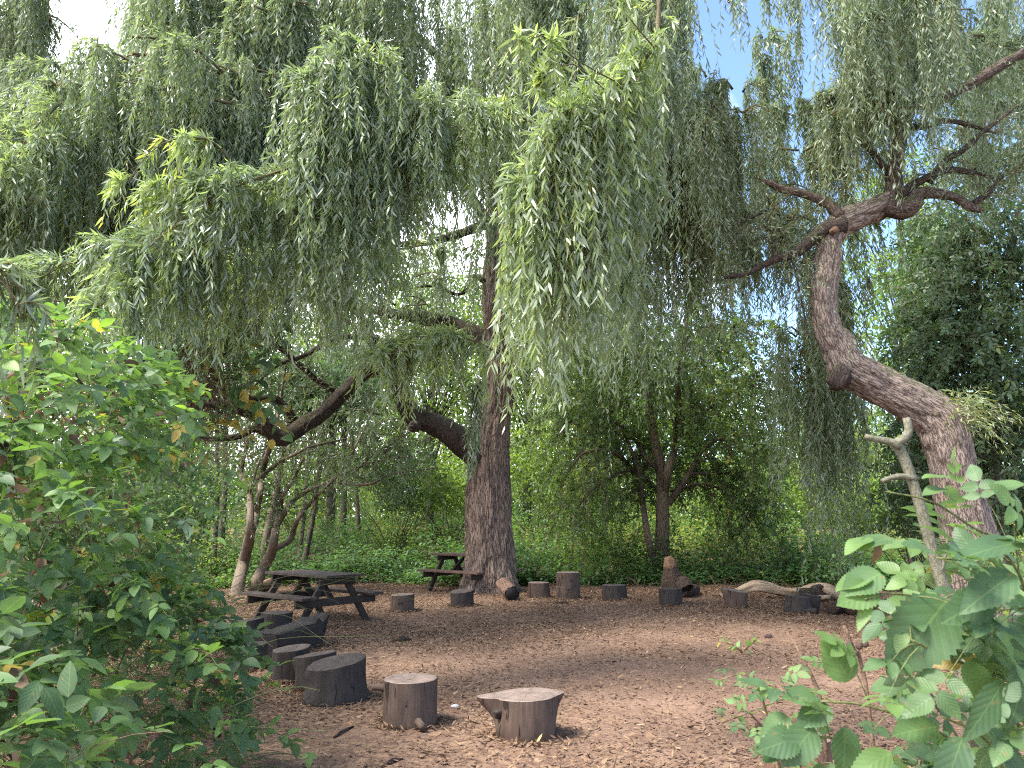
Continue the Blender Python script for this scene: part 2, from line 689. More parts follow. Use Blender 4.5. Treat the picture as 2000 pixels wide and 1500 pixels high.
def stumpmat(name, crack, dark, light):
    """weathered bark-free wood: long vertical streaks, blotches and a few drying cracks"""
    m, nt, N, L = newmat(name)
    out = N.new("ShaderNodeOutputMaterial")
    pb = N.new("ShaderNodeBsdfPrincipled")
    pb.inputs["Roughness"].default_value = .72
    pb.inputs["Specular IOR Level"].default_value = .3
    lu = N.new("ShaderNodeAttribute")
    lu.attribute_name = "luv"

    def noise(sc_, d, dis=0):
        mp = N.new("ShaderNodeMapping")
        mp.inputs["Scale"].default_value = sc_
        L.new(lu.outputs["Vector"], mp.inputs[0])
        n = N.new("ShaderNodeTexNoise")
        n.inputs["Scale"].default_value = 1
        n.inputs["Detail"].default_value = d
        n.inputs["Distortion"].default_value = dis
        L.new(mp.outputs[0], n.inputs["Vector"])
        return n.outputs["Fac"]
    st = noise((55, 55, 5), 6, .4)
    bl = noise((7, 7, 5), 4)
    av = N.new("ShaderNodeMix")
    av.data_type = "FLOAT"
    av.inputs["Factor"].default_value = .5
    L.new(st, av.inputs["A"])
    L.new(bl, av.inputs["B"])
    c = ramp(N, [(.36, dark), (.64, light)])
    L.new(av.outputs["Result"], c.inputs["Fac"])
    ck = noise((24, 24, 1.6), 2, .8)
    cr_ = ramp(N, [(.335, (1, 1, 1)), (.365, (0, 0, 0))])
    L.new(ck, cr_.inputs["Fac"])
    mx = N.new("ShaderNodeMix")
    mx.data_type = "RGBA"
    L.new(cr_.outputs["Color"], mx.inputs["Factor"])
    L.new(c.outputs["Color"], mx.inputs["A"])
    mx.inputs["B"].default_value = (*crack, 1)
    L.new(mx.outputs["Result"], pb.inputs["Base Color"])
    sb = N.new("ShaderNodeMath")
    sb.operation = "SUBTRACT"
    L.new(av.outputs["Result"], sb.inputs[0])
    L.new(cr_.outputs["Color"], sb.inputs[1])
    bp = N.new("ShaderNodeBump")
    bp.inputs["Strength"].default_value = .6
    bp.inputs["Distance"].default_value = .012
    L.new(sb.outputs[0], bp.inputs["Height"])
    L.new(bp.outputs[0], pb.inputs["Normal"])
    L.new(pb.outputs[0], out.inputs[0])
    return m


M_WILLOW = leafmat("willow_leaf", [(0, (.10, .145, .075)), (.35, (.165, .22, .115)), (.7, (.24, .31, .125)), (.93, (.30, .38, .10)), (1, (.34, .36, .08))],
                   under=(.42, .47, .39), transl=.5, rough=.36, spec=.7, tcol=(1.45, 1.5, .95))
M_WILLOWF = leafmat("willow_leaf_far", [(0, (.10, .145, .08)), (.5, (.17, .225, .12)), (.95, (.25, .31, .13)), (1, (.34, .32, .09))],
                  under=(.36, .42, .33), transl=.5, rough=.4, spec=.6, tcol=(1.5, 1.55, 1.0))
M_ELDER = leafmat("elder_leaf", [(0, (.10, .05, .02)), (.14, (.05, .07, .02)), (.5, (.075, .13, .035)), (.85, (.13, .2, .045)), (1, (.33, .32, .05))],
                  under=(.15, .21, .11), transl=.42, rough=.5)
M_SAP = leafmat("sapling_leaf", [(0, (.035, .07, .03)), (.5, (.06, .115, .045)), (1, (.12, .19, .06))], under=(.12, .17, .1), transl=.38)
M_DARK = leafmat("dense_leaf", [(0, (.042, .078, .036)), (.5, (.075, .13, .055)), (.93, (.125, .2, .07)), (1, (.25, .25, .05))], under=(.09, .13, .08), transl=.3, rough=.45)
M_BG = leafmat("woodland_leaf", [(0, (.06, .105, .035)), (.5, (.11, .175, .045)), (1, (.21, .28, .06))], under=(.12, .17, .07), transl=.42, rough=.55)
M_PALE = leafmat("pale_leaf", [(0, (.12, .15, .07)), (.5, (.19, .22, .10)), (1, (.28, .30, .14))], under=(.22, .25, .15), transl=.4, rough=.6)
M_NETTLE = leafmat("undergrowth_leaf", [(0, (.035, .075, .025)), (.5, (.065, .135, .038)), (.9, (.13, .23, .055)), (1, (.28, .27, .06))], under=(.10, .16, .07), transl=.4, rough=.5)
M_BRAM = leafmat("bramble_leaf", [(0, (.04, .075, .036)), (.45, (.065, .12, .05)), (.8, (.11, .20, .055)), (.95, (.17, .28, .05)), (1, (.33, .25, .06))],
                 under=(.16, .22, .15), transl=.36, rough=.52, spec=.4, veins=True)
M_HERO = leafmat("near_bramble_leaf", [(0, (.045, .088, .048)), (.5, (.065, .122, .055)), (.9, (.12, .2, .06)), (1, (.32, .24, .07))],
                 under=(.2, .28, .18), transl=.38, rough=.5, spec=.4, veins=True)
M_DEAD = leafmat("dead_leaf", [(0, (.05, .034, .024)), (.5, (.12, .08, .05)), (1, (.22, .14, .085))], transl=.2, rough=.7, spec=.2, tcol=(1.3, 1.1, .8))
M_LITTER = leafmat("litter_leaf", [(0, (.055, .032, .022)), (.35, (.13, .075, .045)), (.65, (.22, .14, .085)), (.85, (.33, .23, .125)), (1, (.44, .31, .11))],
                   under=(.28, .2, .13), transl=.1, rough=.7, spec=.25, split=.35, tcol=(1, 1, 1))
M_TWIG = barkmat("twig_bark", (.05, .04, .025), (.13, .11, .06), 4, 1, bump=.1)
M_YTWIG = barkmat("young_twig", (.10, .09, .035), (.2, .18, .07), 4, 1, bump=.1)
M_CANE = barkmat("bramble_cane", (.06, .07, .03), (.14, .16, .06), 4, 1, bump=.1, rough=.6)
M_CANED = barkmat("dead_cane", (.07, .045, .03), (.19, .13, .09), 4, 1, bump=.1)
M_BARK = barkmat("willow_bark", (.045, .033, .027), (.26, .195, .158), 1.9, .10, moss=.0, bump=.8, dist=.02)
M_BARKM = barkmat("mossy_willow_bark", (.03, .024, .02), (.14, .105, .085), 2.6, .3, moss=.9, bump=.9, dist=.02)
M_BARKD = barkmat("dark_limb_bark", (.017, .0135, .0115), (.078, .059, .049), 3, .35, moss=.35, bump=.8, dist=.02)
M_BARKR = barkmat("leaning_willow_bark", (.042, .034, .029), (.255, .203, .172), 2.6, .17, moss=.85, bump=.8, dist=.015, green=(.085, .085, .03))
M_BARKE = barkmat("elder_bark", (.05, .04, .03), (.17, .135, .10), 2.2, .2, moss=.1, bump=.6, dist=.01)
M_BARKS = barkmat("sapling_bark", (.065, .05, .038), (.175, .138, .105), 3.5, .2, bump=.5, dist=.008)
M_BARKB = barkmat("background_bark", (.03, .025, .02), (.11, .09, .07), 2, .25, bump=.5)
M_POST = barkmat("smooth_grey_bark", (.07, .07, .045), (.165, .16, .115), 9, .5, bump=.4, dist=.004, rough=.75)
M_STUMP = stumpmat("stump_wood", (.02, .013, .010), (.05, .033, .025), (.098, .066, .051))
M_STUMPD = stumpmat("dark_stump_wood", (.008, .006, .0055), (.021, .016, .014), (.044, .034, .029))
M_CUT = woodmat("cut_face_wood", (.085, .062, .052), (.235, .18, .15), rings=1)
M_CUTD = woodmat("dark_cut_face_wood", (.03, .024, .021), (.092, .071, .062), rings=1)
M_LOG = stumpmat("bare_log_wood", (.06, .042, .028), (.20, .142, .092), (.40, .30, .20))
M_ROT = barkmat("rotten_wood", (.018, .013, .011), (.10, .067, .05), 4, .2, bump=.9, dist=.02)
M_ROTL = barkmat("pale_broken_wood", (.09, .055, .035), (.27, .165, .105), 6, .15, bump=.7, dist=.01)
M_TBL = woodmat("stained_table_wood", (.016, .012, .010), (.05, .037, .031), sx=(4, 4, 1))
M_TBLT = woodmat("worn_table_wood", (.02, .015, .012), (.08, .056, .047))
M_TBLR = woodmat("reddish_table_wood", (.05, .03, .022), (.15, .092, .07))
M_STONE = woodmat("pebble_stone", (.2, .19, .19), (.42, .41, .41))
M_CONE = woodmat("cone_scales", (.03, .018, .014), (.09, .055, .04))


# ------------------------------------------------------------------ world, sun
w = bpy.data.worlds.new("World")
sc.world = w
w.use_nodes = True
N, L = w.node_tree.nodes, w.node_tree.links
N.clear()
SUN_EL, SUN_AZ = 56.0, -118.0      # azimuth measured from +Y towards +X
sky = N.new("ShaderNodeTexSky")
sky.sky_type = "NISHITA"
sky.sun_disc = False
sky.sun_elevation = R(SUN_EL)
sky.sun_rotation = R(SUN_AZ)
sky.air_density = .8
sky.dust_density = .3
sky.ozone_density = 2.6
tc = N.new("ShaderNodeTexCoord")
mp = N.new("ShaderNodeMapping")
mp.inputs["Scale"].default_value = (1, 1, 1.8)
L.new(tc.outputs["Generated"], mp.inputs[0])
cn = N.new("ShaderNodeTexNoise")
cn.inputs["Scale"].default_value = 2.3
cn.inputs["Detail"].default_value = 7
cn.inputs["Roughness"].default_value = .55
L.new(mp.outputs[0], cn.inputs["Vector"])
sx = N.new("ShaderNodeSeparateXYZ")
L.new(tc.outputs["Generated"], sx.inputs[0])
ma = N.new("ShaderNodeMath")
ma.operation = "MULTIPLY_ADD"
ma.inputs[1].default_value = -.9
L.new(sx.outputs[0], ma.inputs[0])
L.new(cn.outputs["Fac"], ma.inputs[2])
mz = N.new("ShaderNodeMath")
mz.operation = "MULTIPLY_ADD"
mz.inputs[1].default_value = -.35
L.new(sx.outputs[2], mz.inputs[0])
L.new(ma.outputs[0], mz.inputs[2])
cr = ramp(N, [(.20, (0, 0, 0)), (.42, (1, 1, 1))])
L.new(mz.outputs[0], cr.inputs["Fac"])
mx = N.new("ShaderNodeMix")
mx.data_type = "RGBA"
L.new(cr.outputs["Color"], mx.inputs["Factor"])
L.new(sky.outputs[0], mx.inputs["A"])
mx.inputs["B"].default_value = (7.6, 7.8, 8.8, 1)
bg = N.new("ShaderNodeBackground")
bg.inputs["Strength"].default_value = .14
L.new(mx.outputs["Result"], bg.inputs[0])
wo = N.new("ShaderNodeOutputWorld")
L.new(bg.outputs[0], wo.inputs[0])

sd = bpy.data.lights.new("sun", "SUN")
sd.energy = 3.2
sd.angle = R(19.0)
sd.color = (1, .95, .86)
so = bpy.data.objects.new("sun", sd)
COL.objects.link(so)
az, el = R(SUN_AZ), R(SUN_EL)
sdir = Vector((math.sin(az) * math.cos(el), math.cos(az) * math.cos(el), math.sin(el)))
so.rotation_euler = (-sdir).to_track_quat("-Z", "Y").to_euler()
so.location = (0, 0, 30)

sc.view_settings.view_transform = "Standard"
sc.view_settings.look = "None"
sc.view_settings.exposure = 1.92
sc.view_settings.gamma = 1
sc.render.engine = "CYCLES"
cy = sc.cycles
cy.max_bounces = 6
cy.diffuse_bounces = 4
cy.glossy_bounces = 2
cy.transmission_bounces = 4
cy.transparent_max_bounces = 4
cy.caustics_reflective = False
cy.caustics_refractive = False
cy.sample_clamp_indirect = 6
cy.use_denoising = False
cy.filter_width = 1.1


# ------------------------------------------------------------------ ground
def gz(x, y):
    x, y = np.asarray(x, float), np.asarray(y, float)
    p = np.stack([x * .9, y * .9, 0 * x], -1)
    h = (fbm(p, 5, 3) - .5) * .05
    edge = np.clip((y - 19.0 - .02 * x * x) / 16, 0, 1)
    return h + 1.2 * edge * edge * (3 - 2 * edge)


def reseed(k):
    global rng
    rng = np.random.default_rng(k)


def ground():
    xs = np.concatenate([np.linspace(-150, -12, 24)[:-1], np.arange(-12, 12, .12), np.linspace(12, 150, 24)])
    ys = np.concatenate([np.linspace(-30, 1, 8)[:-1], np.arange(1, 24, .12), np.linspace(24, 300, 60)])
    X, Y = np.meshgrid(xs, ys)
    Z = gz(X, Y)
    fine = ((np.abs(X) < 12) & (Y > 1) & (Y < 24))
    Z = Z + np.where(fine, (fbm(np.stack([X * 4, Y * 4, 0 * X], -1), 8, 2) - .5) * .02, 0)
    V = np.stack([X, Y, Z], -1).reshape(-1, 3)
    nx, ny = len(xs), len(ys)
    i = (np.arange(ny - 1) * nx)[:, None] + np.arange(nx - 1)[None]
    q = np.stack([i, i + 1, i + nx + 1, i + nx], -1).reshape(-1, 4)
    m, nt, N, L = newmat("bare_soil")
    out = N.new("ShaderNodeOutputMaterial")
    pb = N.new("ShaderNodeBsdfPrincipled")
    pb.inputs["Roughness"].default_value = .95
    pb.inputs["Specular IOR Level"].default_value = .15
    tc = N.new("ShaderNodeTexCoord")

    def noise(s, d=5, rgh=.6):
        n = N.new("ShaderNodeTexNoise")
        n.inputs["Scale"].default_value = s
        n.inputs["Detail"].default_value = d
        n.inputs["Roughness"].default_value = rgh
        L.new(tc.outputs["Object"], n.inputs["Vector"])
        return n.outputs["Fac"]

    def mix(f, a, b, bt="MIX"):
        x = N.new("ShaderNodeMix")
        x.data_type = "RGBA"
        x.blend_type = bt
        for k, v in (("Factor", f), ("A", a), ("B", b)):
            if isinstance(v, tuple):
                x.inputs[k].default_value = (*v, 1)
            elif isinstance(v, (int, float)):
                x.inputs[k].default_value = v
            else:
                L.new(v, x.inputs[k])
        return x.outputs["Result"]
    big = ramp(N, [(.35, (.15, .097, .071)), (.65, (.24, .161, .121))])
    L.new(noise(.8, 4), big.inputs["Fac"])
    fl = ramp(N, [(.40, (.55, .52, .5)), (.62, (1.15, 1.12, 1.08))])
    L.new(noise(38, 6, .75), fl.inputs["Fac"])
    c = mix(1.0, big.outputs["Color"], fl.outputs["Color"], "MULTIPLY")
    # the trodden middle of the clearing carries less litter
    wm = N.new("ShaderNodeMapping")
    wm.inputs["Location"].default_value = (-1.6 / 3.6, -8.4 / 3.9, 0)
    wm.inputs["Scale"].default_value = (1 / 3.6, 1 / 3.9, 0)
    L.new(tc.outputs["Object"], wm.inputs[0])
    wl = N.new("ShaderNodeVectorMath")
    wl.operation = "LENGTH"
    L.new(wm.outputs[0], wl.inputs[0])
    wa = N.new("ShaderNodeMath")
    wa.operation = "ADD"
    wa.inputs[1].default_value = -.5
    L.new(noise(1.2, 4), wa.inputs[0])
    wb = N.new("ShaderNodeMath")
    wb.operation = "MULTIPLY_ADD"
    wb.inputs[1].default_value = 1.6
    L.new(wa.outputs[0], wb.inputs[0])
    L.new(wl.outputs["Value"], wb.inputs[2])
    wr_ = ramp(N, [(.55, (.42, .42, .42)), (1.0, (1, 1, 1))])
    L.new(wb.outputs[0], wr_.inputs["Fac"])
    worn = wr_.outputs["Color"]
    # flakes of old litter trodden into the soil
    for sc_, amt, msk in ((26, .8, 1.1), (47, .75, 1.7), (16, .55, .9)):
        v2 = N.new("ShaderNodeTexVoronoi")
        v2.inputs["Scale"].default_value = sc_
        v2.inputs["Randomness"].default_value = 1
        wob = N.new("ShaderNodeMix")
        wob.data_type = "VECTOR"
        wob.inputs["Factor"].default_value = .06
        nz = N.new("ShaderNodeTexNoise")
        nz.inputs["Scale"].default_value = 22
        L.new(tc.outputs["Object"], nz.inputs["Vector"])
        L.new(tc.outputs["Object"], wob.inputs["A"])
        L.new(nz.outputs["Color"], wob.inputs["B"])
        L.new(wob.outputs["Result"], v2.inputs["Vector"])
        sp = N.new("ShaderNodeSeparateColor")
        L.new(v2.outputs["Color"], sp.inputs[0])
        fc = ramp(N, [(0, (.06, .036, .027)), (.35, (.13, .078, .054)), (.7, (.22, .14, .09)), (1, (.36, .24, .14))])
        L.new(sp.outputs[0], fc.inputs["Fac"])
        on = ramp(N, [(.5, (0, 0, 0)), (.56, (1, 1, 1))])
        L.new(sp.outputs[1], on.inputs["Fac"])
        pm = ramp(N, [(.36, (.12, .12, .12)), (.56, (amt, amt, amt))])
        L.new(noise(msk, 4), pm.inputs["Fac"])
        f = N.new("ShaderNodeMath")
        f.operation = "MULTIPLY"
        L.new(on.outputs["Color"], f.inputs[0])
        L.new(pm.outputs["Color"], f.inputs[1])
        f2 = N.new("ShaderNodeMath")
        f2.operation = "MULTIPLY"
        L.new(f.outputs[0], f2.inputs[0])
        L.new(worn, f2.inputs[1])
        c = mix(f2.outputs[0], c, fc.outputs["Color"])
    # dark crumbs
    vo = N.new("ShaderNodeTexVoronoi")
    vo.inputs["Scale"].default_value = 55
    L.new(tc.outputs["Object"], vo.inputs["Vector"])
    vr = ramp(N, [(.10, (1, 1, 1)), (.22, (0, 0, 0))])
    L.new(vo.outputs["Distance"], vr.inputs["Fac"])
    pm = ramp(N, [(.45, (0, 0, 0)), (.6, (.7, .7, .7))])
    L.new(noise(1.9, 3), pm.inputs["Fac"])
    f = N.new("ShaderNodeMath")
    f.operation = "MULTIPLY"
    L.new(vr.outputs["Color"], f.inputs[0])
    L.new(pm.outputs["Color"], f.inputs[1])
    c = mix(f.outputs[0], c, (.05, .032, .025))
    L.new(c, pb.inputs["Base Color"])
    bp = N.new("ShaderNodeBump")
    bp.inputs["Strength"].default_value = .7
    bp.inputs["Distance"].default_value = .02
    L.new(noise(30, 6, .7), bp.inputs["Height"])
    L.new(bp.outputs[0], pb.inputs["Normal"])
    L.new(pb.outputs[0], out.inputs[0])
    mb = MB()
    mb.add(V, [q], smooth=True)
    tag(mb.build("ground", m), kind="structure")


ground()


def litter():
    mb = MB()

    def scatter(n, Ll, ratio, tints, dens, shape, zoff):
        x = U(-9, 10, n)
        y = 3.2 + (20.5 - 3.2) * rng.random(n) ** .8
        p = np.stack([x * .55, y * .55, 0 * x], -1)
        bare = np.exp(-(((x - 1.6) / 3.3) ** 2 + ((y - 8.4) / 3.6) ** 2)) * .80
        dn = np.clip((fbm(p, 21, 3) - .36) * 4, .06, 1) * (1 - bare) * .9 + .05
        near = np.clip((6.0 - y) / 3, 0, 1) * .10 + np.clip((y - 10.5) / 4, 0, 1) * .22 + np.clip((-1.2 - x) / 2, 0, 1) * .2
        keep = rng.random(n) < dens * np.clip(dn + near, 0, 1)
        x, y = x[keep], y[keep]
        k = len(x)
        P = np.stack([x, y, gz(x, y) + U(.004, zoff, k)], 1)
        a = U(0, 6.28, k)
        A = np.stack([np.cos(a), np.sin(a), rng.normal(0, .28, k)], 1)
        Nn = np.stack([rng.normal(0, .5, k), rng.normal(0, .5, k), np.ones(k) * rng.choice([-1, 1], k)], 1)
        Lh = U(Ll[0], Ll[1], k)
        leaves(mb, P, A, Nn, Lh, Lh * ratio * U(.8, 1.3, k), np.clip(rng.normal(tints[0], tints[1], k), 0, 1), shape, 0, fold=.2, curl=U(-.25, .25, k))
    # drifts gathered against the stumps
    for (cx, cy_, r) in STUMPS:
        k = 260
        a = U(0, 6.28, k)
        q = r * (1.02 + np.abs(rng.normal(0, .3, k)))
        x, y = cx + np.cos(a) * q, cy_ + np.sin(a) * q
        a = U(0, 6.28, k)
        P = np.stack([x, y, gz(x, y) + U(.004, .03, k)], 1)
        Lh = U(.03, .08, k)
        leaves(mb, P, np.stack([np.cos(a), np.sin(a), rng.normal(0, .3, k)], 1), rng.normal(0, .5, (k, 3)) + [0, 0, 1], Lh, Lh * .24, np.clip(rng.normal(.4, .2, k), 0, 1), "lance", 0, fold=.2, curl=U(-.25, .25, k))
    scatter(330000, (.03, .08), .2, (.38, .2), 1, "lance", .022)
    scatter(330000, (.014, .04), .45, (.3, .22), 1, "dia", .014)
    scatter(2600, (.10, .30), .035, (.12, .1), .7, "dia", .02)
    scatter(20000, (.04, .07), .55, (.4, .25), .6, "ovate", .02)
    o = mb.build("fallen_leaves", [M_LITTER])
    tag(o, "litter of brown and yellow fallen willow leaves over the bare soil", "leaf litter", kind="stuff")


STUMPS = []



reseed(101)


# ------------------------------------------------------------------ stumps
def stump(label, px, ytop, ybot, wpx, seed=0, slant=(0, 0), flare=.08, flarepow=2.0, bulges=(), wbot=None, asp=1.0, mat=M_STUMP, cut=M_CUT,
          stubs=(), z0=0.0, ztop=None, knot=None, name="tree_stump", group="log stump seats in a ring", cat="stump", split=None, depth=None):
    d0 = gp(px, ybot)[1] if depth is None else depth
    r = wpx / F * d0 / 2 * 1.0
    c = gp(px, ybot) if depth is None else at(px, ybot, depth)
    cy_ = c[1] + r * asp * .93
    cx = (px - 1000) / F * cy_ / (CT) * 1.0
    cx = at(px, ybot, cy_)[0]
    r = wpx / F * cy_ / 2
    H = at(px, ytop, c[1] + .1 * r)[2] if ztop is None else ztop
    H = H - z0
    if z0 == 0:
        STUMPS.append((cx, cy_, r))
    th = thing(name, (cx, cy_, z0), label, cat, group)
    S, K = 56, 16
    a = np.arange(S) / S * 2 * np.pi
    u = np.stack([np.cos(a), np.sin(a)], 1)

    def prof(t, z):
        base = r * (1 + flare * (1 - t) ** flarepow)
        if wbot:
            base = r * (wbot + (1 - wbot) * t ** .7)
        pn = np.stack([np.cos(a) * 1.1 + seed * 7, np.sin(a) * 1.1, np.full(S, t * .5)], 1)
        rr = base * (1 + .13 * (fbm(pn, seed, 2) - .5) * 2)
        pn2 = np.stack([np.cos(a) * 6 + seed * 3, np.sin(a) * 6, np.full(S, t * 1.0)], 1)
        rr = rr + r * .05 * (fbm(pn2, seed + 4, 2) - .5) * 2
        for (ang, amp, wid, tt, tw) in bulges:
            dd = (a - R(ang) + np.pi) % (2 * np.pi) - np.pi
            rr = rr + r * amp * np.exp(-(dd / wid) ** 2) * np.exp(-((t - tt) / tw) ** 2)
        return rr
    V = []
    for k in range(K + 1):
        t = k / K
        rr = prof(t, t * H)
        xy = u * rr[:, None] * np.array([1, asp])
        z = t * (H + slant[0] * xy[:, 0] + slant[1] * xy[:, 1])
        if k == 0:
            z = z - .03
        V.append(np.column_stack([xy, z]))
    V = np.array(V)
    i = (np.arange(K) * S)[:, None]
    j = np.arange(S)[None]
    q = np.stack([i + j, i + (j + 1) % S, i + S + (j + 1) % S, i + S + j], -1).reshape(-1, 4)
    mb = MB()
    off = np.array([cx, cy_, z0])
    mb.add(V.reshape(-1, 3) + off, [q], uv=V.reshape(-1, 3), smooth=True)
    side = mb.build("bark_side", mat, th)
    mb = MB()
    top = V[-1]
    cen = top.mean(0)
    rings = [top + np.array([0, 0, -.001])] + [cen + (top - cen) * f for f in (.97, .8, .55, .3, .1)]
    rings[1][:, 2] += .004
    for q_ in rings[2:]:
        q_[:, 2] += (fbm(q_ * 9, seed, 2) - .5) * .03 * r / .2
    W = np.array(rings)
    i = (np.arange(5) * S)[:, None]
    q = np.stack([i + j, i + (j + 1) % S, i + S + (j + 1) % S, i + S + j], -1).reshape(-1, 4)
    mb.add(W.reshape(-1, 3) + off, [q, (np.arange(S) + 5 * S)[None]], smooth=True)
    mb.build("cut_face", cut, th)
    for (ang, t, ln, rad, upz) in stubs:
        d = np.array([math.cos(R(ang)), math.sin(R(ang)), upz])
        p = off + np.array([d[0] * r * .85, d[1] * r * asp * .85, t * H])
        mb = MB()
        tube(mb, [p, p + d * ln * .5, p + d * ln], [rad * 1.5, rad * 1.05, rad], 14, .02)
        mb.build("branch_stub", M_STUMP if mat is M_STUMP else mat, side)
    if knot:
        for (ang, t, s) in knot:
            d = np.array([math.cos(R(ang)), math.sin(R(ang)), 0])
            p = off + np.array([d[0] * r * .9, d[1] * r * asp * .9, t * H])
            mb = MB()
            tube(mb, [p, p + d * r * .16, p + d * r * .2, p + d * r * .12], [s, s * .8, s * .45, s * .15], 14, .01,
                 disp=lambda a_, s_, rr: rr * .3 * np.sin(a_ * 3 + 1))
            mb.build("knot", M_STUMPD, side)
    return th


stump("wide flared stump nearest the camera with pointed lips at its top", 1030, 1366, 1452, 122, 3, slant=(.05, .04), bulges=((176, .62, .30, 1.05, .48), (8, .20, .3, 1.0, .22), (205, .10, .3, .2, .25), (203, -.16, .16, .75, .35)),
      wbot=.88, asp=.8, knot=[(205, .62, .035)])
stump("upright brown stump with a cut branch stub low on its front face", 798, 1333, 1426, 95, 5, flare=.05, stubs=((296, .2, .16, .027, -.12), (172, .78, .13, .026, 0)), knot=[(275, .58, .035)])
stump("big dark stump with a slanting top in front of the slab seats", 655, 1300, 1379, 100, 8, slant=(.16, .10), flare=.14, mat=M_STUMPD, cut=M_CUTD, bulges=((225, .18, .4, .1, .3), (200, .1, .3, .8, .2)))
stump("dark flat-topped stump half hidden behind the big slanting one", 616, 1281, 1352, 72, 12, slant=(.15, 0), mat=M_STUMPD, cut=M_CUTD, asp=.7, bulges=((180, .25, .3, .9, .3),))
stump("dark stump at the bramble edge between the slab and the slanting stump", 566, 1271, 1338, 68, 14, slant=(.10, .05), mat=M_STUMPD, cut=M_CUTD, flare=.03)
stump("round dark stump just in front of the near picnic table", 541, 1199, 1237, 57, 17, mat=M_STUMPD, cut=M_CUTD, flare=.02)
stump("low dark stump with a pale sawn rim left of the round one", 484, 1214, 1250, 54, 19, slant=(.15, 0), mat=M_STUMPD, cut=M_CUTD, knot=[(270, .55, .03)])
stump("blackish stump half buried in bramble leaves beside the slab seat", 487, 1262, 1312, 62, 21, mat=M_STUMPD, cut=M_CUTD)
stump("short stump with a round knot on its front by the near table's end", 786, 1163, 1195, 46, 23, knot=[(265, .55, .045)], slant=(.05, 0), flare=.02)
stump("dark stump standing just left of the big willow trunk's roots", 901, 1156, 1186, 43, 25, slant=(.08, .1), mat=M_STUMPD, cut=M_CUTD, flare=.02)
stump("stump with even bark between the split log and the stacked pair", 1052, 1139, 1168, 41, 27, flare=.05)
s_lo = stump("lower round of the stacked pair of log rounds", 1110, 1147, 1171, 43, 29, flare=.0, group="stacked log rounds")
_l = s_lo.location
_hz = at(1110, 1147.5, _l[1] - .2)[2]
stump("upper round with a small knot on the stacked pair of log rounds", 1110, 1119, 1171, 43, 31, flare=.0, z0=_hz + .004, ztop=at(1110, 1119, _l[1] - .2)[2], group="stacked log rounds", knot=[(280, .5, .03)])
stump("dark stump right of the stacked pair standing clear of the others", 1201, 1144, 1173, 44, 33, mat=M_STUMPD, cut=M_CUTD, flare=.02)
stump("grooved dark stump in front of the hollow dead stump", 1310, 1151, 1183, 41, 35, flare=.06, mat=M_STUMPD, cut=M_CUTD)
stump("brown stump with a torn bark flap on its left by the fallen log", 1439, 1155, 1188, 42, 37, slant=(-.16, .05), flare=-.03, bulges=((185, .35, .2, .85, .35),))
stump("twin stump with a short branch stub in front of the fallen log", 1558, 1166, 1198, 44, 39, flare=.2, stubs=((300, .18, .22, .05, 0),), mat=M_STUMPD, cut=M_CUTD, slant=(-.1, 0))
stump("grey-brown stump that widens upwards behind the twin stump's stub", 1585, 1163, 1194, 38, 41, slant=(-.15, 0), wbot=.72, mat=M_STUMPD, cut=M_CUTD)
stump("reddish stump under the bramble leaves at the right", 1562, 1452, 1565, 120, 43, flare=.02, mat=stumpmat("reddish_stump_wood", (.04, .02, .015), (.1, .055, .04), (.19, .1, .07)))


def log_thing(name, label, cat, pts, rad, mat, seed, disp=.12, sides=20, step=.06, mats=None, group=None, cap=True):
    P = np.array(pts, float)
    th = thing(name, (P[0][0], P[0][1], 0), label, cat, group)
    mb = MB()
    tube(mb, P, rad, sides, step, disp=lambda a, s, r: r * disp * 2 * (fbm(np.stack([np.cos(a) * 1.5 + seed, np.sin(a) * 1.5, s * 2.2], -1), seed, 3) - .5)
         + r * .08 * np.sin(a * 5 + s * 1.5 + 2 * np.sin(s * 2)), cap=cap)
    mb.build("log_body", mat, th)
    return th


# slab seat: a long half log
def slab():
    A = gp(505, 1291)
    A[1] += .2
    B = gp(612, 1258)
    B[1] += .1
    d = nrm(B - A)
    n = np.array([-d[1], d[0], 0])
    Lh = np.linalg.norm(B - A)
    th = thing("slab_seat", (A + B) / 2 * np.array([1, 1, 0]), "long dark slab seat with a torn splintered end behind the stumps", "log seat", "log stump seats in a ring")
    K, S = 26, 28

    def sect(t, k, wd, h, lean=0.0, dz=0.0):
        c = A + d * Lh * t
        V = []
        for s in range(S):
            a = (s + .5) / S * 2 * np.pi
            x, z = math.cos(a), math.sin(a)
            x = math.copysign(abs(x) ** .28, x) * wd
            z = (math.copysign(abs(z) ** .28, z) * .5 + .5) * h
            nn = (vnoise(np.array([[k * .35, s * .8, 3.]]), 4)[0] - .5) * .035
            V.append(c + n * (x + nn) + np.array([0, 0, z - .02 + nn * .4 + dz * z]) + d * lean * z)
        return V

    def shell(rows, name, mat):
        V = np.array(rows)
        k = len(rows)
        i = (np.arange(k - 1) * S)[:, None]
        j = np.arange(S)[None]
        q = np.stack([i + j, i + (j + 1) % S, i + S + (j + 1) % S, i + S + j], -1).reshape(-1, 4)
        mb = MB()
        uv = np.array([[np.dot(v - A, n), v[2], np.dot(v - A, d)] for v in V.reshape(-1, 3)])
        mb.add(V.reshape(-1, 3), [q, np.arange(S)[None, ::-1], (np.arange(S) + (k - 1) * S)[None]], uv=uv, smooth=False)
        mb.build(name, mat, th)
    shell([sect(t, t * K, .16, .29 + .03 * t) for t in np.linspace(0, .78, 22)], "log_body", M_STUMPD)
    shell([sect(.786 + .21 * u, 30 + u * 9, .15 - .05 * u, .32 + .02 * u, lean=.55 * u, dz=.12 * math.sin(u * 9)) for u in np.linspace(0, 1, 9)], "torn_end", M_STUMPD)


slab()

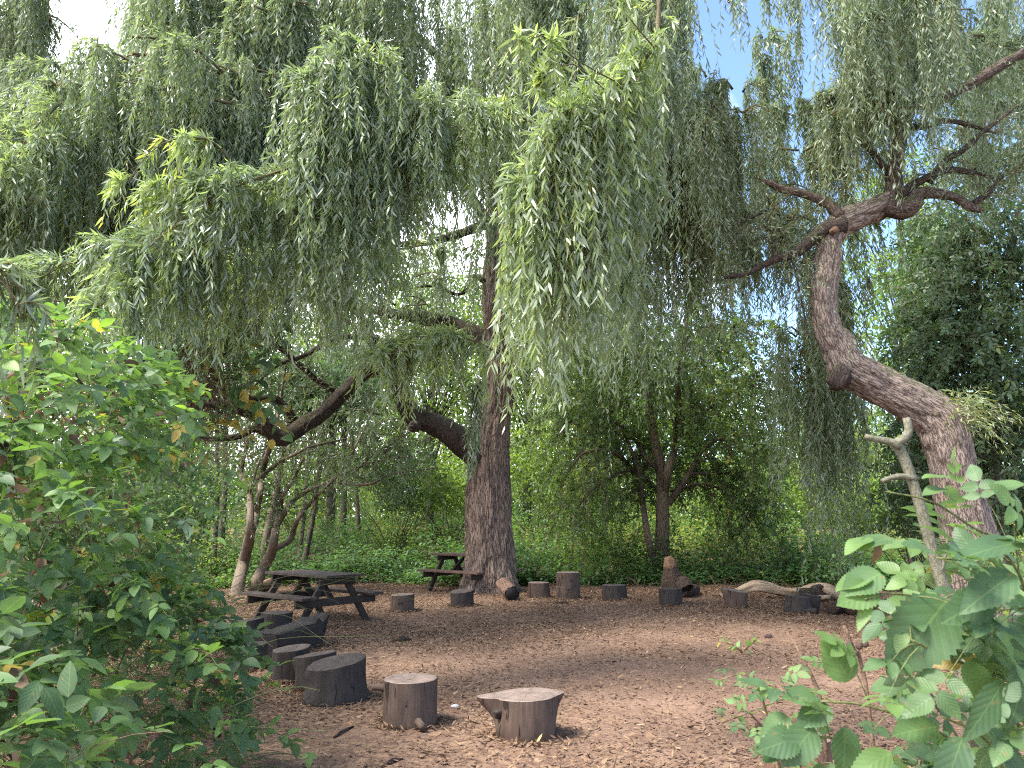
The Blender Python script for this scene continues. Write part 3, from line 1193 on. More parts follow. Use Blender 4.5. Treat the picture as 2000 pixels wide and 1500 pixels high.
# split log chunk by the trunk, lying with its dark end towards us
e = gp(1000, 1174)
th = thing("split_log", (e[0], e[1] + .2, 0), "short split log with a black end leaning on the willow roots", "log")
mb = MB()
a_, b_ = e + np.array([0.0, .02, .13]), e + np.array([-.20, .75, .26])
tube(mb, [a_, (a_ + b_) / 2, b_], [.14, .145, .13], 18, .05, disp=lambda a, s, r: r * .12 * np.sin(a * 4 + 1) + r * .1 * (fbm(np.stack([np.cos(a) * 3, np.sin(a) * 3, s * 2], -1), 3) - .5), cap=False)
mb.build("log_body", barkmat("split_log_bark", (.06, .035, .028), (.3, .19, .14), 4, .2, bump=.9), th)
mb = MB()
dv = nrm(a_ - b_)
tube(mb, [a_ - dv * .05, a_ + dv * .004], [.134, .130], 18, .02)
mb.build("dark_end", woodmat("dark_end_wood", (.006, .005, .005), (.022, .018, .017)), th)

# hollow dead stump right of the elder
b0 = gp(1323, 1168)
th = thing("hollow_stump", b0, "broken hollow dead stump with a pale jagged tip beside the elder trunk", "dead stump")
mb = MB()
q0 = b0 + np.array([0, .3, 0])
tube(mb, [q0 + np.array([.05, 0, -.05]), q0 + np.array([.0, 0, .2]), q0 + np.array([-.02, 0, .42]), q0 + np.array([-.05, 0, .62])], [.30, .27, .2, .15], 24, .04, disp=bark_disp(.05, 7, 5, .4, .35))
mb.build("trunk_base", M_ROT, th)
mb = MB()
tube(mb, [q0 + np.array([-.05, -.02, .56]), q0 + np.array([-.07, -.02, .70]), q0 + np.array([-.10, -.02, .80])], [.14, .125, .09], 16, .03, disp=bark_disp(.05, 9, 6, .4, .4))
mb.build("broken_tip", M_ROTL, th)
mb = MB()
p = q0 + np.array([.13, -.24, .30])
tube(mb, [p + np.array([0, .08, .02]), p + np.array([.03, -.06, -.04]), p + np.array([.06, -.14, -.12])], [.13, .155, .14], 18, .03, disp=bark_disp(.03, 9, 8), cap=False)
mb.build("hollow_rim", M_ROT, th)
mb = MB()
tube(mb, [p + np.array([0, .05, .0]), p + np.array([.045, -.10, -.075])], [.11, .12], 16, .05)  # near-black plug: the hollow's shade is put into its colour
mb.build("hollow_shade_plug", woodmat("hollow_shade_wood", (.006, .005, .004), (.02, .014, .012)), th)
log_thing("rotten_log_piece", "small dark rotten log piece lying at the hollow stump's foot", "log", [gp(1330, 1168) + [0, .05, .08], gp(1352, 1166) + [0, .1, .12], gp(1362, 1160) + [0, .1, .10]], [.12, .13, .09], M_ROT, 4, .2)

# big pale fallen log
Yl = 15.9
lp = [(1408, 1164), (1440, 1156), (1475, 1145), (1502, 1148), (1530, 1156), (1562, 1157), (1590, 1151), (1618, 1153), (1640, 1168)]
pts = [at(x, y, Yl - .25 * max(0, (i - 5))) for i, (x, y) in enumerate(lp)]
pts[-1] = gp(1650, 1176) + np.array([0, .05, .06])
big = log_thing("fallen_log", "long bare pale fallen log lying along the undergrowth edge", "log", pts, [.045, .07, .115, .11, .085, .085, .10, .125, .09], M_LOG, 6, .32, sides=28, step=.035)
mb = MB()
tube(mb, [at(1560, 1163, 15.4), at(1595, 1158, 15.4), at(1615, 1148, 15.6)], [.13, .14, .07], 16, .05, disp=bark_disp(.05, 7, 4, .5, .4))
mb.build("rough_crown", M_BARKD, big)
mb = MB()
tube(mb, [at(1565, 1172, 15.2), at(1600, 1168, 15.1), at(1622, 1165, 15.0)], [.05, .055, .03], 10, .06)
mb.build("side_branch", M_LOG, big)
log_thing("short_dark_log", "short dark log lying alone right of the twin stump", "log", [gp(1628, 1203) + [0, .1, .10], gp(1655, 1200) + [0, .15, .11], gp(1678, 1204) + [0, .05, .09]], [.10, .115, .10], M_ROT, 9, .2)
log_thing("pale_log_end", "pale log piece lying behind the near picnic table's seat", "log", [gp(500, 1157) + [0, .1, .07], gp(523, 1149) + [0, .1, .12]], [.10, .10], M_ROTL, 12, .15)

# sticks and pebbles
for (x1, y1, x2, y2, r, lab) in ((652, 1442, 690, 1422, .011, "bent dry stick lying left of the upright stump"), (745, 1502, 786, 1486, .014, "dark stick at the bottom edge in front of the upright stump"),
                                 (1080, 1180, 1110, 1180, .02, "dark flat stick in front of the stacked rounds"), (765, 1256, 803, 1253, .03, "dark bark strip on the middle of the leaf litter"),
                                 (820, 1138, 690, 1148, .02, "pale stick at the undergrowth edge left of the far table"), (1232, 1131, 1130, 1128, .025, "long pale stick behind the stacked rounds")):
    A, B = gp(x1, y1), gp(x2, y2)
    mb = MB()
    m_ = (A + B) / 2 + np.array([0, .02, r * 1.5])
    tube(mb, [A + [0, 0, r * .6], m_, B + [0, 0, r * .8]], [r * .7, r, r * .6], 8, .05, disp=lambda a, s, rr: rr * .2 * np.sin(s * 40 + a))
    o = mb.build("fallen_stick", M_CANED if "pale" in lab else M_ROT)
    tag(o, lab, "stick")


def pebble(name, label, cat, p, r, mat, sq=.6):
    mb = MB()
    n, m = 10, 14
    V = []
    for i in range(n + 1):
        ph = np.pi * i / n
        for j in range(m):
            a = 2 * np.pi * j / m
            v = np.array([math.sin(ph) * math.cos(a) * 1.3, math.sin(ph) * math.sin(a), math.cos(ph) * sq])
            v = v * r * (1 + .35 * (vnoise(np.array([v * 1.7 / 1 + p]), 3)[0] - .5))
            V.append(v + p + np.array([0, 0, r * sq * .6]))
    i = (np.arange(n) * m)[:, None]
    j = np.arange(m)[None]
    q = np.stack([i + j, i + m + j, i + m + (j + 1) % m, i + (j + 1) % m], -1).reshape(-1, 4)
    mb.add(np.array(V), [q], smooth=True)
    o = mb.build(name, mat)
    return tag(o, label, cat)


pebble("pebble", "pale grey pebble on the soil between the two nearest stumps", "pebble", gp(889, 1382), .028, M_STONE)
pebble("pine_cone", "dark cone lying on bare soil, the farther of two", "cone", gp(1501, 1246), .04, M_CONE, .8)
pebble("pine_cone", "dark cone lying on bare soil, the nearer of two", "cone", gp(1498, 1264), .04, M_CONE, .6)


# ------------------------------------------------------------------ picnic tables
def box(mb, c, ax, ay, az, dims):
    c = np.array(c, float)
    ax, ay, az = [np.array(v, float) for v in (ax, ay, az)]
    V = []
    for sz in (-1, 1):
        for sx, sy in ((-1, -1), (1, -1), (1, 1), (-1, 1)):
            V.append(c + ax * sx * dims[0] / 2 + ay * sy * dims[1] / 2 + az * sz * dims[2] / 2)
    mb.add(np.array(V), [np.array([(0, 3, 2, 1), (4, 5, 6, 7), (0, 1, 5, 4), (1, 2, 6, 5), (2, 3, 7, 6), (3, 0, 4, 7)])])


def picnic(label, c, yaw, Ln, Ht, Hs, mt, md, so=.62, tw=.70):
    th = thing("picnic_table", (c[0], c[1], 0), label, "picnic table", "wooden picnic tables")
    o = np.array([c[0], c[1], 0.])
    u = np.array([math.cos(yaw), math.sin(yaw), 0.])
    v = np.array([-u[1], u[0], 0.])
    z = np.array([0, 0, 1.])
    mb = MB()
    n = 6
    for k in range(n):
        dy = (k - (n - 1) / 2) * tw / n
        box(mb, o + v * dy + u * U(-.012, .012) + z * (Ht - .02 + U(-.003, .003)), u, v, z, (Ln, tw / n - .012, .04))
    mb.build("tabletop", mt, th, .005)
    for s in (-1, 1):
        mb = MB()
        for k in (-1, 1):
            box(mb, o + v * (s * so + k * .068) + u * U(-.012, .012) + z * (Hs - .02), u, v, z, (Ln, .125, .042))
        mb.build("bench_seat", mt, th, .005)
    for e in (-1, 1):
        fx = u * (e * (Ln / 2 - .24))
        for s in (-1, 1):
            top = o + fx + v * (s * .17) + z * (Ht - .045)
            bot = o + fx + v * (s * .64) + z * (-.02)
            d = nrm(top - bot)
            w_ = np.cross(u, d)
            mb = MB()
            box(mb, (top + bot) / 2, u, w_, d, (.048, .10, np.linalg.norm(top - bot)))
            mb.build("leg", md, th, .004)
        mb = MB()
        box(mb, o + fx + u * (e * .05) + z * (Hs - .10), u, v, z, (.048, so * 2 + .24, .115))
        mb.build("seat_bearer", md, th, .01)
        mb = MB()
        box(mb, o + fx + u * (e * .05) + z * (Ht - .095), u, v, z, (.048, tw * .94, .105))
        mb.build("top_bearer", md, th, .01)
        A = o + fx * .9 + z * (Hs - .10)
        B = o + u * (e * .16) + z * (Ht - .06)
        d = nrm(B - A)
        mb = MB()
        box(mb, (A + B) / 2, v, np.cross(v, d), d, (.09, .045, np.linalg.norm(B - A)))
        mb.build("brace", md, th, .004)
    return th


picnic("near dark stained picnic table left of the big willow trunk", (-3.12, 12.45), R(-40), 1.62, .735, .44, M_TBLT, M_TBL)
picnic("far reddish-brown picnic table half hidden behind the big willow trunk", (-.93, 17.6), R(-38), 1.75, .80, .47, M_TBLR, M_TBL, so=.66)


reseed(150)
litter()


# ------------------------------------------------------------------ trees
def px_path(lst, Y):
    """(px, py, width px[, dY]) -> points and radii at depth Y"""
    P, r = [], []
    for i, q in enumerate(lst):
        y = Y + (q[3] if len(q) > 3 else 0)
        P.append(at(q[0], q[1], y))
        r.append(q[2] / F * y / 2)
    return P, r


def limb(name, lst, Y, mat, parent, seed=1, sides=18, step=.08, amp=.02, freq=8, lump=.25, zf=.4):
    P, r = px_path(lst, Y)
    mb = MB()
    tube(mb, P, r, sides, step, disp=bark_disp(amp, freq, seed, zf, lump))
    return mb.build(name, mat, parent), P, r


def side_twigs(mb, lines, n, Ls, droop, r, mi, k=7, up=.3):
    """thin bare or leafy twigs off polylines -> path array"""
    O, D = [], []
    for P in lines:
        P = np.array(P)
        m = max(1, int(n / len(lines)))
        t = rng.random(m) * (len(P) - 1.001)
        i = t.astype(int)
        f = (t - i)[:, None]
        O.append(P[i] * (1 - f) + P[i + 1] * f)
        T_ = nrm(P[i + 1] - P[i])
        Rd = nrm(np.cross(T_, rdir(m)))
        D.append(nrm(T_ * .6 + Rd + np.array([0, 0, up])))
    O, D = np.vstack(O), np.vstack(D)
    p = paths(O, D, U(Ls[0], Ls[1], len(O)), droop, k)
    strands_geom(mb, p, r, mi)
    return p


class Willow:
    """collects hanging foliage for one willow; each group of sprays becomes one child mesh"""

    def __init__(s, root, mats):
        s.root, s.mats = root, mats

    def spray(s, arch, n, width, Ls, leaf=(.07, .115), ratio=.17, shape="lance", dens=26, r_arch=.02, tint=(.15, .7), name="leaf_curtain", wob=.05, mb=None, rb=.55, keep=1.0, fan=1.0, fwd=.35, strand_r=.0022, mi=0, updir=0.0):
        own = mb is None
        mb = mb or MB()
        P = np.array([at(*a[:3]) for a in arch]) if isinstance(arch[0], tuple) else np.array(arch)
        Q, rr = spline(P, np.linspace(r_arch, r_arch * .35, len(P)), .12)
        tube(mb, Q, rr, 6, .1, 1, sp=False)
        nt_ = max(3, n // 4)
        own_ = rng.integers(0, nt_, n)
        t = np.clip((rng.random(nt_) ** .8)[own_] + rng.normal(0, .02, n), 0, 1) * (len(Q) - 1.001)
        i = t.astype(int)
        f = (t - i)[:, None]
        O = Q[i] * (1 - f) + Q[i + 1] * f
        Tn = nrm(Q[i + 1] - Q[i])
        a = U(0, 6.28, nt_)[own_] + rng.normal(0, .4, n)
        lat = np.stack([np.cos(a), np.sin(a), 0 * a], 1) * fan
        off = (lat + Tn * fwd * np.array([1, 1, 0])) * (width * np.sqrt(rng.random(nt_))[own_] * U(.65, 1.3, n))[:, None]
        Lh = np.clip(U(Ls[0], Ls[1] * 1.05, nt_)[own_] * U(.4, 1.25, n), .1, None)
        p = willow_paths(O, off, Lh, 12, wob)
        if updir:
            p[..., 2] += updir
        strands_geom(mb, p, strand_r, 2)
        m = max(6, int(dens * (Ls[0] + Ls[1]) / 2))
        tn = np.clip(U(tint[0], tint[1]) + rng.normal(0, .08, n), 0, 1)
        leafy(mb, p, m, leaf, ratio, shape, tn, mi, t0=.04, ta=.72, rb=rb, down=.3, keep=keep, curl=(.0, .35), fold=.15)
        if own:
            mb.build(name, s.mats, s.root)

    def fill(s, region, Y, count, alen, width, Lpx, n, leaf, ratio, dens, tint=(.15, .7), shape="dia", name="leaf_curtain", per=None, r_arch=.02, keep=1.0, strand_r=.003, wob=.06):
        """many random sprays whose heads lie inside a picture rectangle, at depths Y; merged per child"""
        x0, x1, y0, y1 = region
        mb = MB()
        count, n, width = int(count * 2.4), max(6, int(n * .42)), width * .55
        alen = (alen[0] * .5, alen[1] * .75)
        for k in range(count):
            x, y, d = U(x0, x1), U(y0 - 30, y1 + 40), U(Y[0], Y[1])
            p = at(x, y, d)
            a = U(0, 6.28)
            e = p + np.array([math.cos(a), math.sin(a), U(-.25, .1)]) * U(*alen)
            mid = (p + e) / 2 + np.array([0, 0, .12])
            sc_ = d / F
            s.spray([p, mid, e], n, width, (Lpx[0] * sc_, Lpx[1] * sc_ * 1.15), leaf, ratio, shape, dens, r_arch, tint, mb=mb, keep=keep, strand_r=strand_r, wob=wob)
        mb.build(name, s.mats, s.root)


# ---- the big willow
reseed(201)
base = gp(958, 1160)
base[2] = 0
YW = base[1] + .45
root = thing("weeping_willow", (at(958, 1160, YW)[0], YW, 0), "big weeping willow with a thick straight furrowed trunk in the middle of the clearing", "tree", "weeping willows")
tr = [(958, 1175, 138), (958, 1155, 116), (957, 1130, 103), (955, 1080, 93), (954, 1000, 87), (954, 930, 82), (955, 880, 80), (962, 830, 72), (970, 780, 64), (974, 720, 60), (971, 660, 55), (969, 600, 55), (971, 530, 52),
      (973, 470, 50), (976, 380, 46), (986, 250, 42), (1000, 100, 38), (1008, -60, 34), (1010, -250, 26), (1000, -420, 16)]
P, r = px_path(tr, YW)
P[0][2] = -.12


def trunk_disp(a, s, r):
    d = bark_disp(.06, 9, 3, .2, .14)(a, s, r)
    fl = np.clip(1 - s / 1.1, 0, 1) ** 2
    return d + fl * .16 * np.maximum(0, np.sin(a * 5 + 1.3)) ** 1.5 + fl * .05 * np.sin(a * 3)


mb = MB()
tube(mb, P, r, 140, .035, disp=trunk_disp)
trunk = mb.build("trunk", M_BARK, root)
Wl = Willow(root, [M_WILLOW, M_TWIG, M_YTWIG])
Wf = Willow(root, [M_WILLOWF, M_TWIG, M_YTWIG])
limbs = []
o, P, r = limb("limb", [(955, 690, 40), (940, 662, 38), (915, 645, 34), (880, 632, 31), (835, 622, 28, -.4), (770, 612, 22, -1), (700, 600, 17, -1.6), (610, 585, 12, -2.4), (520, 590, 8, -3)], YW, M_BARKM, root, 4, lump=.3)
limbs.append(P)
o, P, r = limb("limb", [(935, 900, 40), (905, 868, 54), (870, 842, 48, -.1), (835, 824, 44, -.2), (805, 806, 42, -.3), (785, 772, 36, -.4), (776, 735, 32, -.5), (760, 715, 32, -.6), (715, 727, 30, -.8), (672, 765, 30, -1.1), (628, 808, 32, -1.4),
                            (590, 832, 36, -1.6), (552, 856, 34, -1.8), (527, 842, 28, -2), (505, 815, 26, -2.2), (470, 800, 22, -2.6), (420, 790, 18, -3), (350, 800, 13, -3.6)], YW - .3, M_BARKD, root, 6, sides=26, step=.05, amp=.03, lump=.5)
limbs.append(P)
for k, l in enumerate(([(528, 846, 18, -2), (495, 836, 16, -2.1), (468, 852, 14, -2.3), (414, 857, 10, -2.8), (370, 850, 6, -3.2)],
                       [(585, 830, 16, -1.6), (540, 780, 18, -2), (500, 780, 16, -2.4), (440, 765, 13, -3), (380, 740, 10, -3.4)],
                       [(660, 770, 14, -1.1), (610, 735, 12, -1.5), (560, 690, 10, -2), (500, 650, 7, -2.5)],
                       [(745, 712, 16, -.6), (715, 640, 18, -.8), (690, 590, 14, -1.1), (660, 520, 10, -1.5), (640, 450, 7, -2)],
                       [(740, 660, 14, -.6), (660, 660, 12, -1.1), (600, 692, 10, -1.6), (540, 715, 8, -2), (490, 760, 5, -2.4)],
                       [(972, 470, 24), (930, 400, 22, -.5), (880, 330, 18, -1.2), (820, 240, 14, -2.2), (760, 130, 10, -3.4)],
                       [(978, 400, 24), (1030, 330, 22, -.4), (1090, 240, 20, -1), (1130, 130, 24, -1.6), (1150, 0, 20, -2.2), (1170, -120, 16, -2.8)],
                       [(990, 240, 22), (900, 150, 20, -.6), (800, 60, 18, -1.4), (700, -20, 15, -2.4), (560, -60, 12, -3.6)],
                       [(960, 560, 12), (925, 540, 10, -.3), (900, 575, 7, -.6), (850, 560, 6, -.9), (815, 560, 4, -1.2)],
                       [(975, 430, 20), (850, 470, 14, -1), (760, 480, 11, -1.8), (640, 500, 8, -2.8)])):
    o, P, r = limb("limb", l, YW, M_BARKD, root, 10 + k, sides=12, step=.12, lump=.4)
    limbs.append(P)
# upper-left stems seen against the white sky, and the dead twig knot beneath them
for l in ([(262, -60, 9), (258, 60, 8), (250, 100, 6), (270, 160, 5)], [(290, -60, 9), (300, 40, 8), (325, 110, 6)], [(335, -80, 11), (338, 30, 9), (340, 90, 7)], [(430, 30, 8), (420, 70, 6), (405, 110, 4)]):
    o, P, r = limb("limb", l, 11.5, M_BARKD, root, 20, sides=8, step=.2)
for l in ([(250, 108, 5), (300, 112, 5), (262, 150, 4), (246, 165, 3)], [(248, 110, 4), (246, 150, 3), (240, 190, 3)], [(252, 108, 4), (210, 140, 2.5), (180, 150, 2)]):
    o, P, r = limb("dead_branch", l, 9.5, M_CANED, root, 22, sides=7, step=.1)
# fine bare twigs in the shade of the low limbs
mb = MB()
p = side_twigs(mb, limbs[1:6] + limbs[:1], 420, (.5, 1.5), .5, .006, 1)
leafy(mb, p[:260], 12, (.06, .10), .18, "dia", (.2, .6), 0, keep=.7)
p2 = paths(p[:, 4], rdir(len(p)) * np.array([1, 1, .4]), U(.3, .7, len(p)), .4, 5)
strands_geom(mb, p2, .003, 1)
mb.build("twig_tangle", [M_WILLOWF, M_TWIG], root)
# burr knot on the low limb
q = at(808, 832, YW - 1.0)
mb = MB()
tube(mb, [q + [0, .25, .02], q + [0, .02, 0], q + [0, -.05, -.01], q + [0, 0, -.01]], [.14, .12, .07, .03], 16, .02, disp=bark_disp(.03, 12, 8))
mb.build("burr_knot", M_BARKM, root)

reseed(202)
# near hanging sprays, placed as in the picture (px, py, depth)
NL = dict(leaf=(.075, .125), ratio=.165, shape="lance", dens=34)
SPR = [
    # spray with the arching shoots on the left
    ([(690, 300, 7.2), (560, 330, 6.6), (430, 380, 6.2), (330, 450, 6.0), (240, 530, 5.8)], 150, .35, (.5, 1.3), .014, (.3, .75)),
    ([(600, 360, 6.9), (500, 372, 6.6), (410, 375, 6.4), (300, 400, 6.2)], 110, .3, (.5, 1.2), .012, (.35, .8)),
    ([(490, 380, 6.4), (440, 300, 6.2), (400, 270, 6.1), (340, 272, 6.0), (290, 300, 5.9), (240, 370, 5.8)], 46, .16, (.25, .8), .008, (.45, .8)),
    ([(440, 400, 6.3), (380, 360, 6.2), (330, 355, 6.1), (280, 380, 6)], 30, .14, (.2, .6), .007, (.45, .8)),
    ([(420, 470, 6.3), (330, 490, 6), (250, 560, 5.8), (190, 600, 5.6)], 90, .3, (.4, .9), .01, (.4, .8)),
    ([(640, 420, 7.0), (540, 430, 6.8), (440, 460, 6.6), (360, 520, 6.4)], 130, .35, (.5, 1.1), .012, (.25, .7)),
    # central mound
    ([(770, 180, 7.6), (730, 110, 7.2), (690, 85, 7.0), (640, 120, 6.8), (600, 190, 6.7)], 170, .32, (1.0, 2.4), .014, (.25, .6)),
    ([(740, 130, 7.2), (700, 120, 7.0), (680, 160, 6.9), (640, 260, 6.8)], 120, .4, (1.0, 2.2), .014, (.2, .55)),
    ([(960, 260, 7.9), (900, 195, 7.6), (850, 200, 7.4), (790, 260, 7.2)], 170, .4, (.6, 1.35), .014, (.3, .65)),
    ([(1060, 250, 8.2), (980, 215, 7.9), (930, 230, 7.7), (880, 300, 7.5)], 150, .4, (.5, 1.15), .014, (.3, .65)),
    ([(850, 320, 7.8), (790, 330, 7.6), (720, 370, 7.3), (650, 440, 7.0)], 160, .4, (.5, 1.3), .014, (.2, .6)),
    ([(820, 480, 8.4), (740, 500, 8.0), (680, 560, 7.8), (620, 590, 7.6)], 90, .4, (.4, 1.1), .012, (.3, .65)),
    # near curtain right of the trunk, from the dark branch
    ([(1290, -40, 5.6), (1286, 20, 5.5), (1283, 70, 5.4), (1268, 105, 5.3), (1235, 145, 5.2), (1190, 180, 5.1), (1130, 225, 5.0), (1080, 270, 4.9)], 120, .22, (.4, 1.0), .021, (.3, .7)),
    ([(1160, 210, 5.1), (1110, 250, 5.0), (1085, 280, 4.95), (1060, 330, 4.9), (1045, 400, 4.85)], 150, .22, (.7, 1.55), .012, (.45, .85)),
    ([(1200, 190, 5.2), (1165, 260, 5.15), (1140, 320, 5.1), (1115, 420, 5.05)], 120, .26, (.6, 1.35), .01, (.4, .8)),
    ([(1250, 150, 5.4), (1230, 220, 5.4), (1200, 320, 5.4), (1190, 400, 5.4)], 80, .22, (.5, 1.2), .01, (.3, .7)),
    ([(1285, 60, 5.6), (1260, 150, 5.6), (1265, 280, 5.6), (1250, 400, 5.6)], 60, .2, (.4, 1.0), .009, (.25, .6)),
    # bright young shoots
    ([(1215, 165, 4.9), (1165, 140, 4.8), (1110, 105, 4.7), (1060, 70, 4.6), (1010, 75, 4.55), (990, 110, 4.5)], 26, .1, (.15, .45), .006, (.58, .84)),
    ([(1180, 175, 4.9), (1120, 125, 4.8), (1070, 145, 4.7), (1030, 190, 4.65)], 22, .1, (.15, .5), .006, (.58, .84)),
    ([(1275, 90, 5.2), (1225, 30, 5.1), (1200, -10, 5.0)], 16, .12, (.15, .5), .006, (.4, .8)),
    # low spray across the trunk
    ([(1000, 705, 8.2), (940, 672, 8.0), (880, 655, 7.9), (810, 660, 7.8), (770, 690, 7.7), (735, 690, 7.6)], 110, .28, (.35, .85), .009, (.35, .75)),
    ([(960, 690, 8.2), (890, 660, 8.1), (830, 655, 8.0), (790, 700, 7.9)], 80, .28, (.35, .8), .008, (.35, .75)),
    ([(930, 740, 8.4), (922, 800, 8.4), (918, 850, 8.4)], 40, .10, (.3, .6), .006, (.05, .3)),
    #([(985, 480, 8.6), (975, 560, 8.6), (985, 640, 8.5)], 30, .2, (.3, .6), .006, (.2, .5)),
    ([(560, 470, 7.4), (470, 500, 7.0), (400, 520, 6.7), (350, 560, 6.5)], 110, .35, (.4, .95), .01, (.25, .65)),
    ([(720, 420, 8.2), (600, 470, 7.6), (520, 520, 7.2), (460, 560, 7.0)], 100, .4, (.4, .95), .01, (.2, .6)),
    ([(300, 480, 6.8), (200, 500, 6.5), (120, 520, 6.3), (60, 560, 6.2)], 90, .35, (.3, .7), .01, (.35, .8)),
    ([(120, 200, 8), (60, 260, 7.6), (20, 330, 7.4), (-20, 420, 7.3)], 90, .4, (.6, 1.3), .01, (.3, .75)),
    ([(1120, 430, 5.3), (1080, 470, 5.2), (1050, 520, 5.2)], 40, .2, (.5, 1.05), .006, (.5, .85)),
    ([(1240, 430, 5.6), (1230, 500, 5.6), (1225, 560, 5.6)], 26, .14, (.3, .7), .005, (.35, .7)),
    # small spray in front of the dark limbs
    ([(720, 600, 8.8), (660, 570, 8.5), (610, 545, 8.3), (560, 570, 8.1)], 60, .3, (.3, .8), .008, (.25, .65)),
    ([(700, 700, 9.5), (690, 640, 9.3), (650, 620, 9.1)], 26, .25, (.3, .7), .006, (.25, .6)),
]
for arch, n, wd, Ls, ra, ti in SPR:
    young = ti[0] >= .57
    Wl.spray(arch, int(n * 1.1), wd, Ls, r_arch=ra, tint=ti, rb=.8 if young else .55, **NL)

reseed(203)
ML = dict(leaf=(.085, .13), ratio=.18)
FL = dict(leaf=(.10, .16), ratio=.2)
# left mounds, hanging long
Wf.fill((40, 210, 150, 230), (8.5, 9.5), 8, (.6, 1.2), .5, (250, 420), 90, dens=24, **ML, tint=(.3, .7))
Wf.fill((200, 470, 120, 210), (8.5, 10), 9, (.6, 1.3), .5, (220, 400), 90, dens=24, **ML, tint=(.25, .6))
Wf.fill((-60, 120, 300, 420), (7.5, 9), 7, (.5, 1.2), .5, (150, 280), 80, dens=24, **ML, tint=(.3, .7))
Wf.fill((-60, 70, -80, 60), (9, 10.5), 7, (.3, .8), .35, (130, 260), 70, dens=22, **ML, tint=(.1, .4))
Wf.fill((85, 130, -20, 40), (9, 10), 2, (.2, .5), .25, (120, 200), 40, dens=22, **ML, tint=(.2, .5))
Wf.fill((250, 620, -140, 40), (9.5, 12), 15, (.6, 1.4), .5, (200, 420), 80, dens=22, **FL, tint=(.2, .6))
Wf.fill((400, 640, 120, 260), (9.5, 12), 10, (.6, 1.4), .5, (200, 360), 80, dens=22, **FL, tint=(.1, .45))
# centre back
Wf.fill((600, 1180, -160, 0), (10, 12.5), 13, (.7, 1.5), .55, (200, 420), 85, dens=20, **FL, tint=(.2, .6))
Wf.fill((680, 1180, 60, 260), (11, 13.5), 12, (.7, 1.5), .6, (180, 340), 80, dens=20, **FL, tint=(.05, .4))
Wf.fill((560, 900, 300, 420), (10, 13), 11, (.7, 1.3), .5, (60, 150), 75, dens=20, **FL, tint=(.05, .4))
Wf.fill((120, 560, 380, 520), (8.5, 12), 13, (.7, 1.5), .6, (80, 200), 75, dens=20, **FL, tint=(.1, .5))
# right of centre, hanging in front of the elder
Wf.fill((1200, 1310, -120, 120), (8.5, 11), 8, (.5, 1.1), .45, (200, 400), 80, dens=22, **ML, tint=(.2, .6))
Wf.fill((1350, 1470, 190, 250), (9.5, 11.5), 6, (.3, .6), .35, (140, 300), 85, dens=22, **ML, tint=(.2, .5))
Wf.fill((1180, 1440, 180, 340), (11, 14), 12, (.6, 1.3), .55, (180, 400), 75, dens=20, **FL, tint=(.1, .45))
Wf.fill((1395, 1470, -60, -20), (8, 9), 2, (.1, .4), .14, (60, 160), 9, dens=22, **ML, tint=(.1, .4))
Wf.fill((790, 960, 380, 470), (14, 17.5), 4, (.6, 1.2), .5, (60, 150), 36, dens=15, **FL, tint=(.1, .5))
Wf.fill((1485, 1570, 90, 200), (11, 12.5), 3, (.2, .5), .3, (90, 200), 44, dens=18, **FL, tint=(.2, .5))
Wf.fill((1010, 1180, 470, 580), (6.5, 8), 3, (.3, .6), .3, (130, 230), 40, dens=26, **ML, tint=(.45, .8))
Wf.fill((1490, 1560, -110, -40), (9, 10), 3, (.1, .35), .2, (80, 200), 26, dens=22, **ML, tint=(.2, .5))
Wf.fill((1360, 1560, 330, 450), (12, 14.5), 8, (.4, .9), .4, (70, 180), 45, dens=18, **FL, tint=(.2, .6))
Wf.fill((700, 900, 520, 600), (14.5, 16.5), 4, (.7, 1.3), .5, (50, 140), 40, dens=16, **FL, tint=(.1, .4))
Wf.fill((480, 900, 440, 600), (15.5, 18.5), 9, (.8, 1.6), .6, (70, 190), 60, dens=15, **FL, tint=(.1, .5))
Wf.fill((1010, 1280, 380, 560), (15, 18), 8, (.8, 1.6), .6, (120, 260), 60, dens=15, **FL, tint=(.2, .6))
Wf.fill((-60, 330, 420, 560), (10, 13), 7, (.8, 1.5), .6, (80, 180), 70, dens=16, **FL, tint=(.2, .6))
# drooping sprays over the left sapling zone, behind the limbs
Wf.fill((620, 900, 760, 860), (16.5, 18.5), 7, (.8, 1.6), .6, (40, 130), 45, dens=14, **FL, tint=(.1, .5))

reseed(204)
# unseen sprays added above the picture, so that the clearing lies in shade
mb = MB()
for k in range(13):
    x, y = U(-8.5, 7.5), U(5.5, 19)
    zmin = 3.0 + y * .735 + 1.2
    z = U(zmin + .8, zmin + 4.0)
    a = U(0, 6.28)
    p = np.array([x, y, z])
    e = p + np.array([math.cos(a), math.sin(a), -.1]) * 1.4
    Wf.spray([p, (p + e) / 2 + [0, 0, .15], e], 26, .9, (1.0, 2.4), (.16, .24), .26, "dia", 12, .03, (.1, .5), mb=mb, strand_r=.004)
mb.build("shade_crown", Wf.mats, root)


reseed(205)
